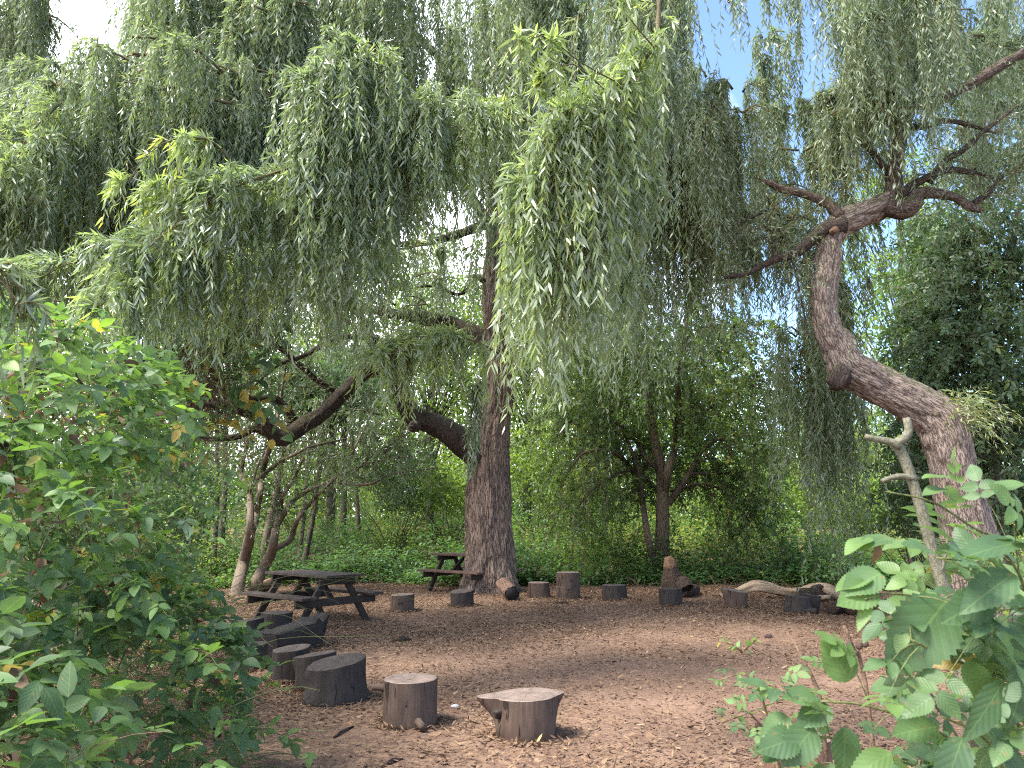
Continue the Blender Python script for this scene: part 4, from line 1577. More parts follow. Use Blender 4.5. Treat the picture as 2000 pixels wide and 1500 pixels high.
# ---- the leaning willow at the right
YR = 10.3
b = at(1925, 1245, YR)
root2 = thing("weeping_willow", (b[0], YR, 0), "leaning willow at the right whose bent trunk curves over to the left and back", "tree", "weeping willows")
tr = [(1932, 1262, 112), (1922, 1200, 104), (1908, 1120, 96), (1893, 1050, 91), (1876, 980, 87), (1859, 915, 85), (1846, 860, 90), (1824, 815, 92), (1785, 788, 84), (1735, 762, 76), (1690, 738, 74), (1655, 715, 74), (1638, 680, 62), (1618, 640, 56),
      (1609, 590, 52), (1613, 540, 50), (1617, 500, 50), (1622, 465, 50), (1640, 438, 54), (1670, 424, 54), (1705, 410, 50), (1735, 396, 46), (1745, 370, 36), (1746, 330, 30), (1757, 280, 28), (1767, 235, 30), (1785, 208, 28), (1830, 196, 22),
      (1880, 172, 21), (1930, 143, 24), (1970, 118, 22), (2010, 95, 20), (2080, 40, 16)]
P, r = px_path(tr, YR)
P[0][2] = -.1
mb = MB()
tube(mb, P[:22], r[:22], 90, .03, disp=bark_disp(.040, 11, 13, .3, .34))
trunk = mb.build("trunk", M_BARKR, root2)
mb = MB()
tube(mb, P[20:], r[20:], 48, .04, disp=bark_disp(.022, 12, 17, .3, .34))
mb.build("limb", M_BARKM, root2)
RL = []
for k, l in enumerate(([(1648, 440, 40), (1615, 445, 30), (1585, 468, 27), (1555, 492, 24), (1520, 503, 18), (1490, 518, 14), (1455, 535, 11), (1415, 542, 8)],
                       [(1640, 425, 28), (1622, 402, 22), (1595, 388, 19), (1560, 375, 18), (1525, 368, 15), (1500, 355, 13), (1478, 347, 9)],
                       [(1730, 400, 44), (1765, 408, 46), (1785, 395, 40), (1795, 378, 28), (1835, 380, 20), (1870, 388, 18), (1895, 405, 20), (1918, 412, 12)],
                       [(1900, 398, 12), (1935, 375, 12), (1950, 350, 10), (1990, 330, 7)],
                       [(1750, 385, 26), (1780, 365, 18), (1815, 345, 16), (1855, 333, 14), (1900, 337, 11), (1940, 348, 8)],
                       [(1815, 355, 14), (1845, 315, 14), (1885, 290, 12), (1930, 250, 10), (1990, 205, 7)],
                       [(1782, 248, 16), (1805, 248, 13), (1845, 236, 11), (1890, 243, 10), (1950, 262, 6)],
                       [(1772, 222, 18), (1752, 205, 11), (1740, 180, 9), (1715, 165, 7), (1690, 150, 4)],
                       [(1748, 192, 7), (1715, 203, 6), (1680, 203, 4)],
                       [(1730, 330, 14), (1705, 300, 12), (1680, 278, 10), (1650, 265, 6)],
                       [(1505, 505, 9), (1512, 480, 9), (1505, 455, 8), (1490, 440, 5)],
                       [(1545, 500, 5), (1560, 560, 5), (1580, 660, 4)],
                       [(1520, 395, 6), (1480, 420, 5), (1430, 440, 4), (1390, 440, 2)])):
    if k not in (0, 2):
        l = l[:-1] + [(l[-1][0], l[-1][1], 3)]
    _, RP_, _ = limb("limb", l, YR - .1, M_BARKM if k in (1, 2) else M_BARKD, root2, 30 + k, sides=16, step=.06, amp=.018, freq=14, lump=.4)
    RL.append(np.array(RP_))
mb = MB()
p = side_twigs(mb, RL, 330, (.35, 1.3), .45, .005, 1, k=8)
p2 = paths(p[:, 5], rdir(len(p)) * [1, 1, .5], U(.3, .8, len(p)), .5, 6)
strands_geom(mb, p2, .003, 1)
leafy(mb, p, 12, (.06, .10), .18, "dia", (.1, .5), 0, keep=.7)
leafy(mb, p2, 12, (.06, .10), .18, "dia", (.1, .5), 0, keep=.8)
mb.build("leafy_twigs", [M_WILLOWF, M_TWIG], root2)
# bark collar and burrs
q = at(1640, 735, YR - .32)
mb = MB()
tube(mb, [q + [.1, .1, .16], q + [0, -.02, .02], q + [-.06, -.02, -.08], q + [-.02, .12, -.12]], [.06, .15, .13, .05], 20, .02, disp=bark_disp(.05, 14, 3, .5, .4))
mb.build("burr_knot", M_BARKD, trunk)
q = at(1872, 812, YR - .1)
mb = MB()
tube(mb, [q + [-.12, .1, 0], q + [.02, 0, .0], q + [.12, 0, .02], q + [.15, 0, .0]], [.2, .19, .13, .05], 20, .02, disp=bark_disp(.05, 12, 5, .5, .4))
mb.build("burr_knot", M_BARKR, trunk)
mb = MB()
n = 90
O = at(1875, 800, YR - .2) + rng.normal(0, .1, (n, 3))
D = rdir(n) * [1, 1, .5] + [.5, -.3, .25]
p = paths(O, D, U(.25, .75, n), .6, 6)
strands_geom(mb, p, .0025, 2)
leafy(mb, p, 12, (.05, .09), .16, "lance", (.6, 1.0), 0)
mb.build("sprout_tuft", [M_WILLOW, M_TWIG, M_YTWIG], root2)
q = at(1630, 448, YR - .27)
mb = MB()
tube(mb, [q + [0, .1, 0], q + [.01, -.02, 0]], [.045, .04], 14, .03)
mb.build("sawn_knot", M_ROTL, trunk)

reseed(206)
Wr = Willow(root2, [M_WILLOWF, M_TWIG, M_YTWIG])
Wr.fill((1640, 1800, -140, 0), (8.5, 10.8), 10, (.3, .7), .4, (160, 340), 85, dens=22, **ML, tint=(.15, .5))
Wr.fill((1620, 1740, 60, 190), (9.5, 11.5), 8, (.3, .7), .4, (90, 200), 85, dens=22, **ML, tint=(.15, .5))
Wr.fill((1540, 1700, 230, 300), (11, 12.5), 7, (.5, 1.0), .5, (70, 170), 80, dens=22, **ML, tint=(.15, .5))
Wr.fill((1800, 2030, -120, 60), (10.5, 12.5), 9, (.5, 1.0), .5, (110, 250), 60, dens=20, **FL, tint=(.05, .35))
Wr.fill((1780, 2030, 180, 330), (11.5, 13), 7, (.5, 1.0), .5, (60, 150), 40, dens=18, **FL, tint=(.05, .4))
Wr.fill((1440, 1680, 380, 470), (12, 14), 6, (.4, 1.0), .5, (90, 240), 36, dens=18, **FL, tint=(.15, .5))
# long tail of strands down the right side of the elder
Wr.fill((1575, 1635, 520, 640), (13, 14.5), 7, (.3, .6), .3, (280, 430), 34, dens=20, **FL, tint=(.2, .5))
Wr.fill((1530, 1615, 640, 760), (13.5, 15), 7, (.3, .6), .35, (160, 260), 34, dens=20, **FL, tint=(.3, .6))
Wr.fill((1650, 1700, 440, 520), (12, 13), 2, (.2, .4), .2, (70, 150), 18, dens=20, **FL, tint=(.2, .5))
# black label plate nailed on the leaning trunk
q = at(1852, 962, YR - .47)
th = thing("tree_tag", q, "small black label plate with white bands on the leaning willow trunk", "label plate")
mb = MB()
vx = nrm(np.array([1, -.12, -.08]))
vz = nrm(np.array([.1, 0, 1]))
vy = np.cross(vz, vx)
box(mb, q, vx, vy, vz, (.115, .006, .06))
mb.build("plate", woodmat("black_plate", (.008, .008, .01), (.018, .018, .02), rough=.4), th, .002)
mb = MB()
for dz, wd in ((.012, .07), (-.008, .085)):
    box(mb, q - vy * .0045 * np.sign(vy[1]) + vz * dz, vx, vy, vz, (wd, .002, .006))
mb.build("white_band", woodmat("white_plate_band", (.45, .45, .45), (.6, .6, .6)), th)


# ---- the elder in the middle
reseed(301)
YE = gp(1292, 1137)[1] + .25
b = at(1292, 1137, YE)
root = thing("elder_tree", (b[0], YE, 0), "spreading elder with two stems and drooping arched branches right of the big willow", "tree")
mb = MB()
P, r = px_path([(1296, 1150, 40), (1293, 1120, 32), (1293, 1060, 27), (1294, 1000, 25), (1294, 950, 24), (1290, 910, 22), (1281, 870, 19), (1272, 820, 15), (1266, 760, 12), (1268, 700, 10), (1262, 620, 7), (1268, 540, 5)], YE)
P[0][2] = -.1
tube(mb, P, r, 24, .08, disp=bark_disp(.015, 16, 3, .3, .15))
mb.build("trunk", M_BARKE, root)
EL = []
for k, l in enumerate(([(1284, 1125, 14), (1272, 1080, 12), (1262, 1030, 11), (1253, 970, 11), (1240, 930, 10), (1215, 895, 9), (1185, 880, 7), (1140, 885, 5), (1110, 920, 3)],
                       [(1255, 975, 8), (1250, 930, 7), (1230, 870, 6), (1205, 820, 5), (1180, 780, 4)],
                       [(1297, 960, 17), (1306, 915, 15), (1320, 870, 12), (1326, 800, 10), (1325, 730, 8), (1335, 660, 6), (1350, 560, 4)],
                       [(1305, 985, 13), (1330, 950, 11), (1352, 915, 9), (1368, 885, 8), (1400, 860, 5), (1440, 850, 4)],
                       [(1345, 925, 7), (1390, 925, 6), (1430, 925, 5), (1460, 945, 4), (1480, 990, 3)],
                       [(1288, 920, 9), (1262, 895, 8), (1240, 860, 6), (1210, 830, 5), (1150, 810, 4), (1100, 830, 3)],
                       [(1320, 860, 8), (1370, 810, 6), (1420, 770, 5), (1480, 740, 4), (1520, 780, 3)],
                       [(1268, 720, 7), (1230, 680, 6), (1180, 650, 4), (1120, 650, 3), (1085, 690, 2)],
                       [(1335, 680, 7), (1390, 640, 5), (1440, 640, 4), (1500, 660, 3)],
                       [(1345, 610, 6), (1385, 560, 5), (1395, 500, 4)],
                       [(1262, 600, 5), (1230, 560, 4), (1190, 540, 3)],
                       [(1300, 970, 6), (1240, 920, 5), (1180, 940, 4), (1130, 990, 3), (1120, 1050, 2)],
                       [(1310, 960, 6), (1370, 945, 5), (1430, 970, 4), (1470, 1030, 3)])):
    o, P, r = limb("limb", [(q[0], q[1], q[2] * 1.1, U(-.5, .3) * min(i, 4)) for i, q in enumerate(l)], YE, M_BARKE if k in (0, 2, 3) else M_BARKB, root, 40 + k, sides=9, step=.15, amp=.006, lump=.2)
    EL.append(np.array(P))
mb = MB()
p = side_twigs(MB(), EL, 760, (.7, 1.9), 1.0, .008, 1, k=9, up=.45)
ce = at(1300, 860, YE)
p = p[~((p[:, 5, 2] < ce[2]) & (np.abs(p[:, 5, 0] - ce[0]) < 1.3) & (p[:, 5, 1] < YE + .2))]
strands_geom(mb, p, .009, 1)
leafy(mb, p[:], 11, (.085, .14), .5, "ovate", (.3, .8), 0, ta=.5, rb=.8, down=.35, up=.45, keep=.8, comp=True, t0=.15)
p2 = paths(p[:, 5], rdir(len(p)) * np.array([1, 1, .5]), U(.4, .9, len(p)), .9, 6)
strands_geom(mb, p2, .004, 1)
leafy(mb, p2, 7, (.08, .13), .5, "ovate", (.3, .85), 0, ta=.4, rb=.8, down=.4, up=.4, keep=.7, comp=True)
# upper, sparser crown and hanging dead seed bunches
mb.build("crown", [M_ELDER, M_TWIG], root)
mb = MB()
O = np.vstack([p[:, 6][rng.random(len(p)) < .7], np.vstack([e[1:] for e in EL]).repeat(3, 0) + rng.normal(0, .15, (3 * sum(len(e) - 1 for e in EL), 3))])
p3 = paths(O, np.tile([0, 0, -1.], (len(O), 1)) + rng.normal(0, .25, (len(O), 3)), U(.25, .7, len(O)), .2, 5)
strands_geom(mb, p3, .004, 1)
leafy(mb, p3, 16, (.04, .09), .35, "dia", (.0, .6), 0, ta=.6, rb=.6, down=.5)
mb.build("seed_bunches", [M_DEAD, M_TWIG], root)
mb = MB()
NE = 1250
dd = rdir(NE) * (rng.random((NE, 1)) ** .4)
dd[:, 2] = np.where(dd[:, 2] < -.1, dd[:, 2] * .9, dd[:, 2])
off_ = dd * np.array([3.4, 2.2, 2.7])
dd = dd[~((off_[:, 2] < .1) & (np.abs(off_[:, 0]) < 1.5) & (off_[:, 1] < .6))]
NE = len(dd)
O = np.array([at(1300, 800, YE)]) + dd * np.array([3.4, 2.2, 2.7])
D = rdir(NE) * [1, 1, .5] + dd * .8 + [0, 0, .15]
p = paths(O, D, U(.5, 1.4, NE), 1.1, 8)
strands_geom(mb, p, .006, 1)
leafy(mb, p, 14, (.09, .15), .5, "ovate", (.3, .85), 0, ta=.5, rb=.8, down=.35, up=.45, keep=.6, comp=True)
mb.build("outer_twigs", [M_ELDER, M_TWIG], root)


reseed(302)
# ---- the two forked saplings behind the near table
def sapling(label, Y, stems, seed, ntw, lr=(.06, .11)):
    b = at(stems[0][0][0], stems[0][0][1], Y)
    root = thing("forked_sapling", (b[0], Y, 0), label, "tree", "forked pale-barked saplings")
    lines = []
    for k, l in enumerate(stems):
        lim = [(q[0], q[1], q[2], U(-.3, .3) * min(i, 3)) for i, q in enumerate(l)]
        P, r = px_path(lim, Y)
        if k == 0:
            P[0][2] = -.08
        mb = MB()
        tube(mb, P, r, 14, .08, disp=bark_disp(.006, 18, seed + k, .4, .08))
        mb.build("trunk" if k == 0 else "limb", M_BARKS, root)
        if k:
            lines.append(np.array(P[1:]))
    mb = MB()
    p = side_twigs(mb, lines, ntw, (.6, 2.0), .35, .007, 1, k=8, up=.35)
    leafy(mb, p, 16, lr, .32, "ovate", (.1, .7), 0, ta=.6, rb=.7, down=.15, up=.5, keep=.75)
    p2 = paths(p[:, 4], rdir(len(p)) * [1, 1, .4], U(.5, 1.1, len(p)), .4, 6)
    strands_geom(mb, p2, .004, 1)
    leafy(mb, p2, 12, lr, .32, "ovate", (.1, .8), 0, ta=.6, rb=.7, down=.15, up=.5, keep=.8)
    mb.build("crown", [M_SAP, M_TWIG], root)


sapling("left forked sapling with a straight pale trunk at the undergrowth's edge", 16.7,
        [[(462, 1165, 30), (466, 1140, 24), (476, 1095, 21), (486, 1057, 21), (489, 1030, 16), (489, 1000, 13), (488, 955, 12)],
         [(487, 1050, 15), (498, 1020, 14), (502, 995, 13), (508, 960, 12), (512, 925, 12), (522, 890, 11), (531, 860, 9), (545, 800, 7), (560, 700, 4)],
         [(488, 957, 10), (478, 940, 9), (471, 925, 9), (476, 895, 8), (482, 866, 7), (490, 800, 5), (485, 720, 3)],
         [(488, 955, 9), (502, 936, 9), (530, 915, 8), (549, 900, 7), (580, 885, 6), (610, 872, 5), (680, 856, 3)],
         [(495, 940, 5), (505, 905, 5), (522, 872, 4), (540, 830, 3)]], 3, 120)
sapling("right forked sapling leaning right with long arching pale branches", 17.4,
        [[(494, 1156, 28), (503, 1133, 23), (517, 1105, 21), (529, 1082, 20), (534, 1060, 17), (539, 1032, 15)],
         [(539, 1034, 15), (545, 1005, 12), (549, 980, 11), (558, 960, 9), (572, 938, 7), (590, 900, 5), (600, 860, 3)],
         [(540, 1028, 11), (552, 1009, 10), (562, 990, 9), (577, 975, 8), (603, 958, 8), (632, 947, 8), (665, 944, 6), (720, 946, 5), (765, 927, 4), (855, 913, 3)],
         [(530, 1076, 13), (550, 1065, 12), (567, 1055, 11), (574, 1035, 10), (583, 1012, 9), (602, 987, 8), (625, 962, 7), (648, 940, 6), (665, 920, 5), (690, 880, 4), (730, 800, 3)],
         [(665, 940, 4), (700, 915, 4), (740, 880, 3), (790, 850, 2)],
         [(632, 946, 5), (665, 928, 4), (720, 905, 3), (800, 890, 2)]], 5, 150)


reseed(303)
# ---- background trees
def clump_crown(mb, c, rad, ncl, per, leafL, ratio, tint, shape="ovate", mi=0, clr=.55, up=.45):
    """leaves gathered in clumps through a crown's volume"""
    d = rdir(ncl) * (rng.random((ncl, 1)) ** .45)
    C = np.array(c) + d * np.array(rad)
    keepn = vnoise(C * .9, 7) > .28
    C = C[keepn]
    n = len(C) * per
    tn = np.repeat(U(tint[0], tint[1], len(C)), per)
    P = np.repeat(C, per, 0) + rdir(n) * (rng.random((n, 1)) ** .5) * clr * np.array([1.2, 1.2, .75])
    A = nrm(rdir(n) + [0, 0, -.45])
    Nn = rdir(n) * (1 - up) + np.array([0, 0, up])
    Lh = U(leafL[0], leafL[1], n)
    leaves(mb, P, A, Nn, Lh, Lh * ratio, np.clip(tn + rng.normal(0, .1, n), 0, 1), shape, mi, curl=U(0, .3, n))
    return C


def bg_tree(label, X, Y, H, rad, ncl, per, leafL, mat, tint, tr=.16, lean=0, name="woodland_tree", group="trees beyond the clearing", ratio=.5, low=.45, clr=.6, bark=None):
    z0 = float(gz(X, Y))
    root = thing(name, (X, Y, z0), label, "tree", group)
    mb = MB()
    top = np.array([X + lean, Y, z0 + H * .85])
    P = [np.array([X, Y, z0 - .1]), np.array([X + lean * .2 + .05, Y, z0 + H * .25]), np.array([X + lean * .55 - .05, Y, z0 + H * .55]), top]
    tube(mb, P, [tr * 1.25, tr, tr * .7, tr * .2], 12, .2, disp=bark_disp(.012, 12, 3, .3, .2))
    mb.build("trunk", bark or M_BARKB, root)
    mb = MB()
    c = np.array([X + lean * .6, Y, z0 + H * (1 + low) / 2])
    C = clump_crown(mb, c, (rad, rad * .8, H * (1 - low) / 2), ncl, per, leafL, ratio, tint, clr=clr)
    sel = C[rng.choice(len(C), min(40, len(C)), False)]
    t = np.clip((sel[:, 2] - z0) / H - .25, .15, .8)
    O = np.array([X, Y, z0]) + np.stack([lean * t, 0 * t, H * .85 * t], 1)
    s = np.linspace(0, 1, 6)[None, :, None]
    pp = O[:, None] * (1 - s) + sel[:, None] * s + np.array([0, 0, .5]) * np.sin(np.pi * s)
    strands_geom(mb, pp, tr * .22, 1, sides=4)
    mb.build("crown", [mat, bark or M_BARKB], root)


BG = [  # label, X, Y, H, rad, clumps, leaves, leaf len, mat, tint
    ("mid-green woodland tree far behind the left sapling", -11.5, 27, 12, 3.6, 240, 46, (.14, .24), M_BG, (.0, .5), .16, .3),
    ("darker woodland tree behind the bramble bank at the far left", -15.5, 24, 11, 3.8, 190, 46, (.14, .24), M_DARK, (.2, .8), .18, .2),
    ("bright yellow-green tree seen left of the willow trunk under its limb", -3.2, 30, 12.5, 3.2, 250, 46, (.13, .22), M_BG, (.4, 1), .15, .2),
    ("leafy tree far behind the near picnic table", -7.2, 31, 13.5, 3.8, 260, 46, (.14, .24), M_BG, (.15, .7), .16, -.2),
    ("sunlit tree directly behind the big willow trunk", .6, 33, 14, 3.8, 270, 46, (.14, .24), M_BG, (.35, .95), .16, .2),
    ("round green tree far behind the elder's left side", 4.4, 33, 12.5, 3.5, 230, 46, (.14, .24), M_BG, (.2, .8), .15, -.2),
    ("yellowish tree far behind the elder's crown", 8.2, 36, 9.5, 3.4, 190, 46, (.15, .25), M_BG, (.4, 1), .15, .1),
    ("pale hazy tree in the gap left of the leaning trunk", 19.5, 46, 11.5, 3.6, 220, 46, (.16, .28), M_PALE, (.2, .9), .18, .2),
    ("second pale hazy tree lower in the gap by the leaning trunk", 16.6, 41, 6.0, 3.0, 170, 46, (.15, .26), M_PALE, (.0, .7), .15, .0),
    ("bright yellow-green tree rising behind the dense dark tree at the right", 14.5, 28, 15.5, 2.6, 200, 46, (.13, .22), M_BG, (.45, 1), .18, .3),
]
for i, (lab, X, Y, H, rad, nc, per, ll, mat, ti, trr, lean) in enumerate(BG):
    bg_tree(lab, X, Y, H, rad, nc, per, ll, mat, ti, trr, lean, low=.14 if i != 9 else .3)

# thin woodland trunks left of the saplings
TK = [((418, 1085), (424, 860), 9, 22.5, "straight thin trunk in the shade, leftmost of the background poles"),
      ((431, 1075), (440, 850), 11, 23.5, "dark thin trunk just right of the leftmost background pole"),
      ((520, 1045), (548, 905), 14, 22.0, "pale leaning trunk between the two forked saplings"),
      ((585, 1062), (597, 940), 8, 21.5, "slim dark trunk behind the right sapling's fork, left of a pair"),
      ((600, 1062), (622, 930), 10, 22.0, "slim dark leaning trunk, right of the pair behind the right sapling"),
      ((668, 1040), (672, 880), 13, 27.0, "brown trunk in the haze of leaves above the near table"),
      ((370, 1090), (362, 860), 8, 21.5, "thin trunk at the edge of the bramble bank"),
      ((1132, 1060), (1135, 880), 16, 28.0, "brown trunk far behind the stacked rounds"),
      ((700, 1050), (690, 900), 8, 26.0, "thin grey trunk above the right end of the near table")]
for i, (a_, b_, wd, Y, lab) in enumerate(TK):
    A, B = at(*a_, Y), at(*b_, Y)
    gzv = float(gz(A[0], A[1]))
    root = thing("slim_tree", (A[0], A[1], gzv), lab, "tree", "slim trunks in the wood behind")
    d = (B - A) / max(B[2] - A[2], .1)
    Abase = A + d * (gzv - .1 - A[2])
    top = B + d * 2.2
    r0 = wd / F * Y / 2
    mb = MB()
    tube(mb, [Abase, A * .5 + B * .5 + [.04, 0, 0], B, top], [r0 * 1.2, r0, r0 * .85, r0 * .5], 10, .2, disp=bark_disp(.01, 14, i, .3, .3))
    mb.build("trunk", M_BARKS if "pale" in lab else M_BARKB, root)
    mb = MB()
    C = clump_crown(mb, top + [0, 0, .4], (1.3, 1.1, 1.3), 45, 40, (.10, .18), .45, (.1, .6), clr=.45)
    s = np.linspace(0, 1, 5)[None, :, None]
    O = B[None] + (top - B)[None] * U(0, 1, len(C))[:, None]
    strands_geom(mb, O[:, None] * (1 - s) + C[:, None] * s, r0 * .25, 1)
    mb.build("crown", [M_SAP, M_BARKB], root)


reseed(304)
# ---- dense dark tree at the right, behind the leaning willow
def dense_tree(label, stems, Y, blobs, seed, tint, mat, leafL=(.09, .15)):
    b = at(stems[0][0][0], stems[0][0][1], Y)
    root = thing("dense_tree", (b[0], Y, 0), label, "tree", "dense dark trees at the right")
    for k, l in enumerate(stems):
        P, r = px_path(l, Y)
        if l[0][1] > 1000:
            P[0][2] = -.05
        mb = MB()
        tube(mb, P, r, 10, .15, disp=bark_disp(.008, 14, seed + k, .3, .2))
        mb.build("trunk" if k == 0 else "limb", M_BARKS if k > 1 else M_BARKB, root)
    for (x, y, dy, rx, rz, n) in blobs:
        c = at(x, y, Y + dy)
        mb = MB()
        O = c + rdir(n) * (rng.random((n, 1)) ** .5) * np.array([rx, rx * .8, rz])
        D = rdir(n) * [1, 1, .5] + [-.25, -.35, .15]
        p = paths(O, D, U(.5, 1.2, n), .75, 7)
        strands_geom(mb, p, .005, 1)
        leafy(mb, p, 11, leafL, .42, "ovate", tint, 0, ta=.6, rb=.75, down=.3, up=.5, keep=.8, comp=True)
        mb.build("leaf_mass", [mat, M_TWIG], root)


dense_tree("dense dark-leaved tree filling the right edge behind the leaning willow", [[(1955, 1200, 30), (1950, 1000, 24), (1945, 800, 20), (1960, 600, 16), (1990, 400, 10)], [(1985, 880, 12), (1982, 780, 10), (1975, 700, 6)], [(1968, 1000, 8), (1955, 920, 7), (1900, 880, 5)], [(1900, 1040, 6), (1930, 960, 6), (1985, 860, 5)]], 13.2,
           [(1940, 330, .8, 1.1, .9, 130), (1880, 480, .3, 1.0, 1.0, 150), (1990, 520, 0, 1.0, 1.1, 150), (1870, 590, .4, 1.0, .9, 160), (1930, 680, -.3, 1.1, .9, 170), (1850, 680, .6, .8, .8, 140), (1990, 800, -.3, 1.0, 1.0, 150),
            (1830, 830, 1.0, .7, .9, 110), (1900, 860, .8, 1.0, 1.0, 140), (1980, 970, .3, 1.0, .9, 110), (1810, 900, 1.6, .5, .8, 60), (1960, 180, 1.2, 1.2, .9, 110)], 3, (.1, .75), M_DARK)
dense_tree("lighter feathery tree between the leaning trunk and the dense dark tree", [[(1775, 1120, 16), (1778, 900, 12), (1770, 700, 9), (1765, 560, 5)]], 17.0,
           [(1810, 540, 0, .6, 1.0, 90), (1800, 640, 0, .5, .9, 80), (1840, 480, .3, .8, .9, 90), (1800, 740, 0, .5, .9, 80), (1810, 450, .4, .5, .7, 50)], 6, (.4, 1), M_SAP)
# low shrub bank in the sun right of the elder, beyond the log
for i, (x, y, Y, rx, rz, nc, lab, mat, ti) in enumerate(((1690, 985, 23, 1.3, .9, 70, "sunny yellow-green shrub under the pale trees", M_BG, (.5, 1)), (1600, 960, 26, 1.8, 1.0, 90, "yellowish shrub seen through the elder's right side", M_BG, (.5, 1)),
                                                       (1050, 900, 24, 1.5, 1.3, 90, "bright green shrub right behind the big willow trunk", M_BG, (.45, 1)), (880, 950, 25, 1.5, 1.0, 90, "bright shrub left of the big willow trunk beyond the far table", M_BG, (.5, 1)),
                                                       (1150, 960, 25, 1.6, 1.2, 90, "broad green shrub behind the elder's left branches", M_BG, (.3, .9)), (1420, 960, 26, 1.8, 1.2, 90, "broad sunlit shrub behind the elder's trunk", M_BG, (.4, 1)),
                                                       (770, 930, 24, 1.5, 1.2, 90, "dark green hanging shrub beyond the near table's right end", M_SAP, (.3, .9)), (1800, 1000, 15.5, 1.0, .8, 60, "dark shrub between the grey post and the leaning trunk", M_DARK, (.4, 1)),
                                                       (330, 960, 19, 1.5, 1.6, 90, "leafy shrub behind the bramble bank's far end", M_SAP, (.2, .9)))):
    c = at(x, y, Y)
    g = float(gz(c[0], Y))
    root = thing("woodland_shrub", (c[0], Y, g), lab, "shrub", "shrubs beyond the clearing")
    mb = MB()
    n = 14
    pp = paths(np.tile([c[0], Y, g - .05], (n, 1)) + rng.normal(0, .12, (n, 3)) * [1, 1, 0], rdir(n) * [.7, .7, .2] + [0, 0, 1.2], U(.6, 1, n) * (c[2] - g + rz * .4), .15, 7)
    strands_geom(mb, pp, .018, 0)
    mb.build("stems", M_BARKB, root)
    mb = MB()
    clump_crown(mb, c, (rx, rx * .8, rz), nc, 44, (.09, .16), .5, ti, clr=.42)
    mb.build("foliage", [mat], root)


reseed(305)
# ---- undergrowth: nettles and brambles over the ground behind, uncountable
def undergrowth():
    mb = MB()
    n = 9500
    x = U(-17, 19, n)
    edge = 18.9 + .25 * np.sin(x * 1.3) + 1.1 * (vnoise(np.stack([x * .9, 0 * x, 0 * x], 1), 3) - .5) + np.where(x < -5, -.55 * np.minimum(-5 - x, 4), 0) + np.where(x > 3.5, -.28 * np.minimum(x - 3.5, 7), 0)
    y = edge + rng.random(n) ** 1.7 * 15
    z = gz(x, y)
    h = (.2 + 1.35 * vnoise(np.stack([x * .8, y * .8, 0 * x], 1), 12) ** 1.3) * np.clip((y - edge) / 1.3 + .25, .2, 1.25) * U(.6, 1.3, n)
    O = np.stack([x, y, z - .03], 1)
    D = rng.normal(0, .25, (n, 3)) * [1, 1, 0] + [0, 0, 1]
    p = paths(O, D, h, .1, 6)
    strands_geom(mb, p, .006, 1)
    tn = np.clip(vnoise(np.stack([x * .5, y * .5, 0 * x + 4], 1), 30) * .9 + np.clip((y - edge - 2) / 10, 0, .35) + rng.normal(0, .08, n), 0, 1)
    tn = np.minimum(tn, .93)
    leafy(mb, p, 18, (.08, .16), .52, "ovate", tn, 0, t0=.25, ta=.25, rb=1.0, down=.3, up=.75, jitter=.09)
    o = mb.build("undergrowth", [M_NETTLE, M_CANE])
    tag(o, "green mass of nettles and low brambles beyond the clearing", "undergrowth", kind="stuff")
    # dead stalks along the edge
    mb = MB()
    n = 1500
    x = U(-8, 10, n)
    e = 18.75 + .25 * np.sin(x * 1.3) + np.where(x < -5, -.55 * np.minimum(-5 - x, 4), 0) + np.where(x > 3.5, -.28 * np.minimum(x - 3.5, 7), 0)
    y = e + rng.normal(.1, .45, n)
    p = paths(np.stack([x, y, gz(x, y)], 1), rdir(n) * [1, .6, .35] + [0, -.1, .3], U(.2, .9, n), .6, 6)
    strands_geom(mb, p, .005, 0)
    o = mb.build("dead_stalks_ground_cover", [M_CANED])
    tag(o, "tangle of dry dead stalks at the edge of the undergrowth", "dry stalks", kind="stuff")


undergrowth()


def far_woodland():
    """the wood beyond, one leafy mass"""
    mb = MB()
    n = 5400
    x = U(-46, 50, n)
    y = U(37, 62, n)
    hmax = (6.5 + 6.5 * vnoise(np.stack([x * .13, y * .05, 0 * x], 1), 41)) * np.where((x > 11) & (x < 27), .62, np.where(x < 8, 1.3, 1))
    C = np.stack([x, y, 1.0 + hmax * rng.random(n) ** .9], 1)
    C[: n // 2, 2] = .4 + 4.2 * rng.random(n // 2)
    per = 46
    m = n * per
    P = np.repeat(C, per, 0) + rdir(m) * (rng.random((m, 1)) ** .5) * np.array([1.3, 1.2, .85])
    tn = np.repeat(np.clip(vnoise(C * .2, 5) * 1.1 + rng.normal(-.05, .12, n), 0, 1), per)
    Lh = U(.2, .34, m)
    leaves(mb, P, rdir(m) + [0, 0, -.4], rdir(m) * .55 + [0, 0, .45], Lh, Lh * .5, np.clip(tn + rng.normal(0, .1, m), 0, 1), "ovate", 0, curl=U(0, .3, m))
    k = 160
    x, y = U(-46, 50, k), U(37, 60, k)
    pp = paths(np.stack([x, y, gz(x, y) - .1], 1), rng.normal(0, .09, (k, 3)) + [0, 0, 1], U(5, 9, k), .0, 6)
    strands_geom(mb, pp, U(.06, .16, k), 1, sides=6)
    o = mb.build("far_woodland", [M_BG, M_BARKB])
    tag(o, "far wood closing the view as one green leafy mass", "woodland", kind="stuff")


far_woodland()


reseed(306)
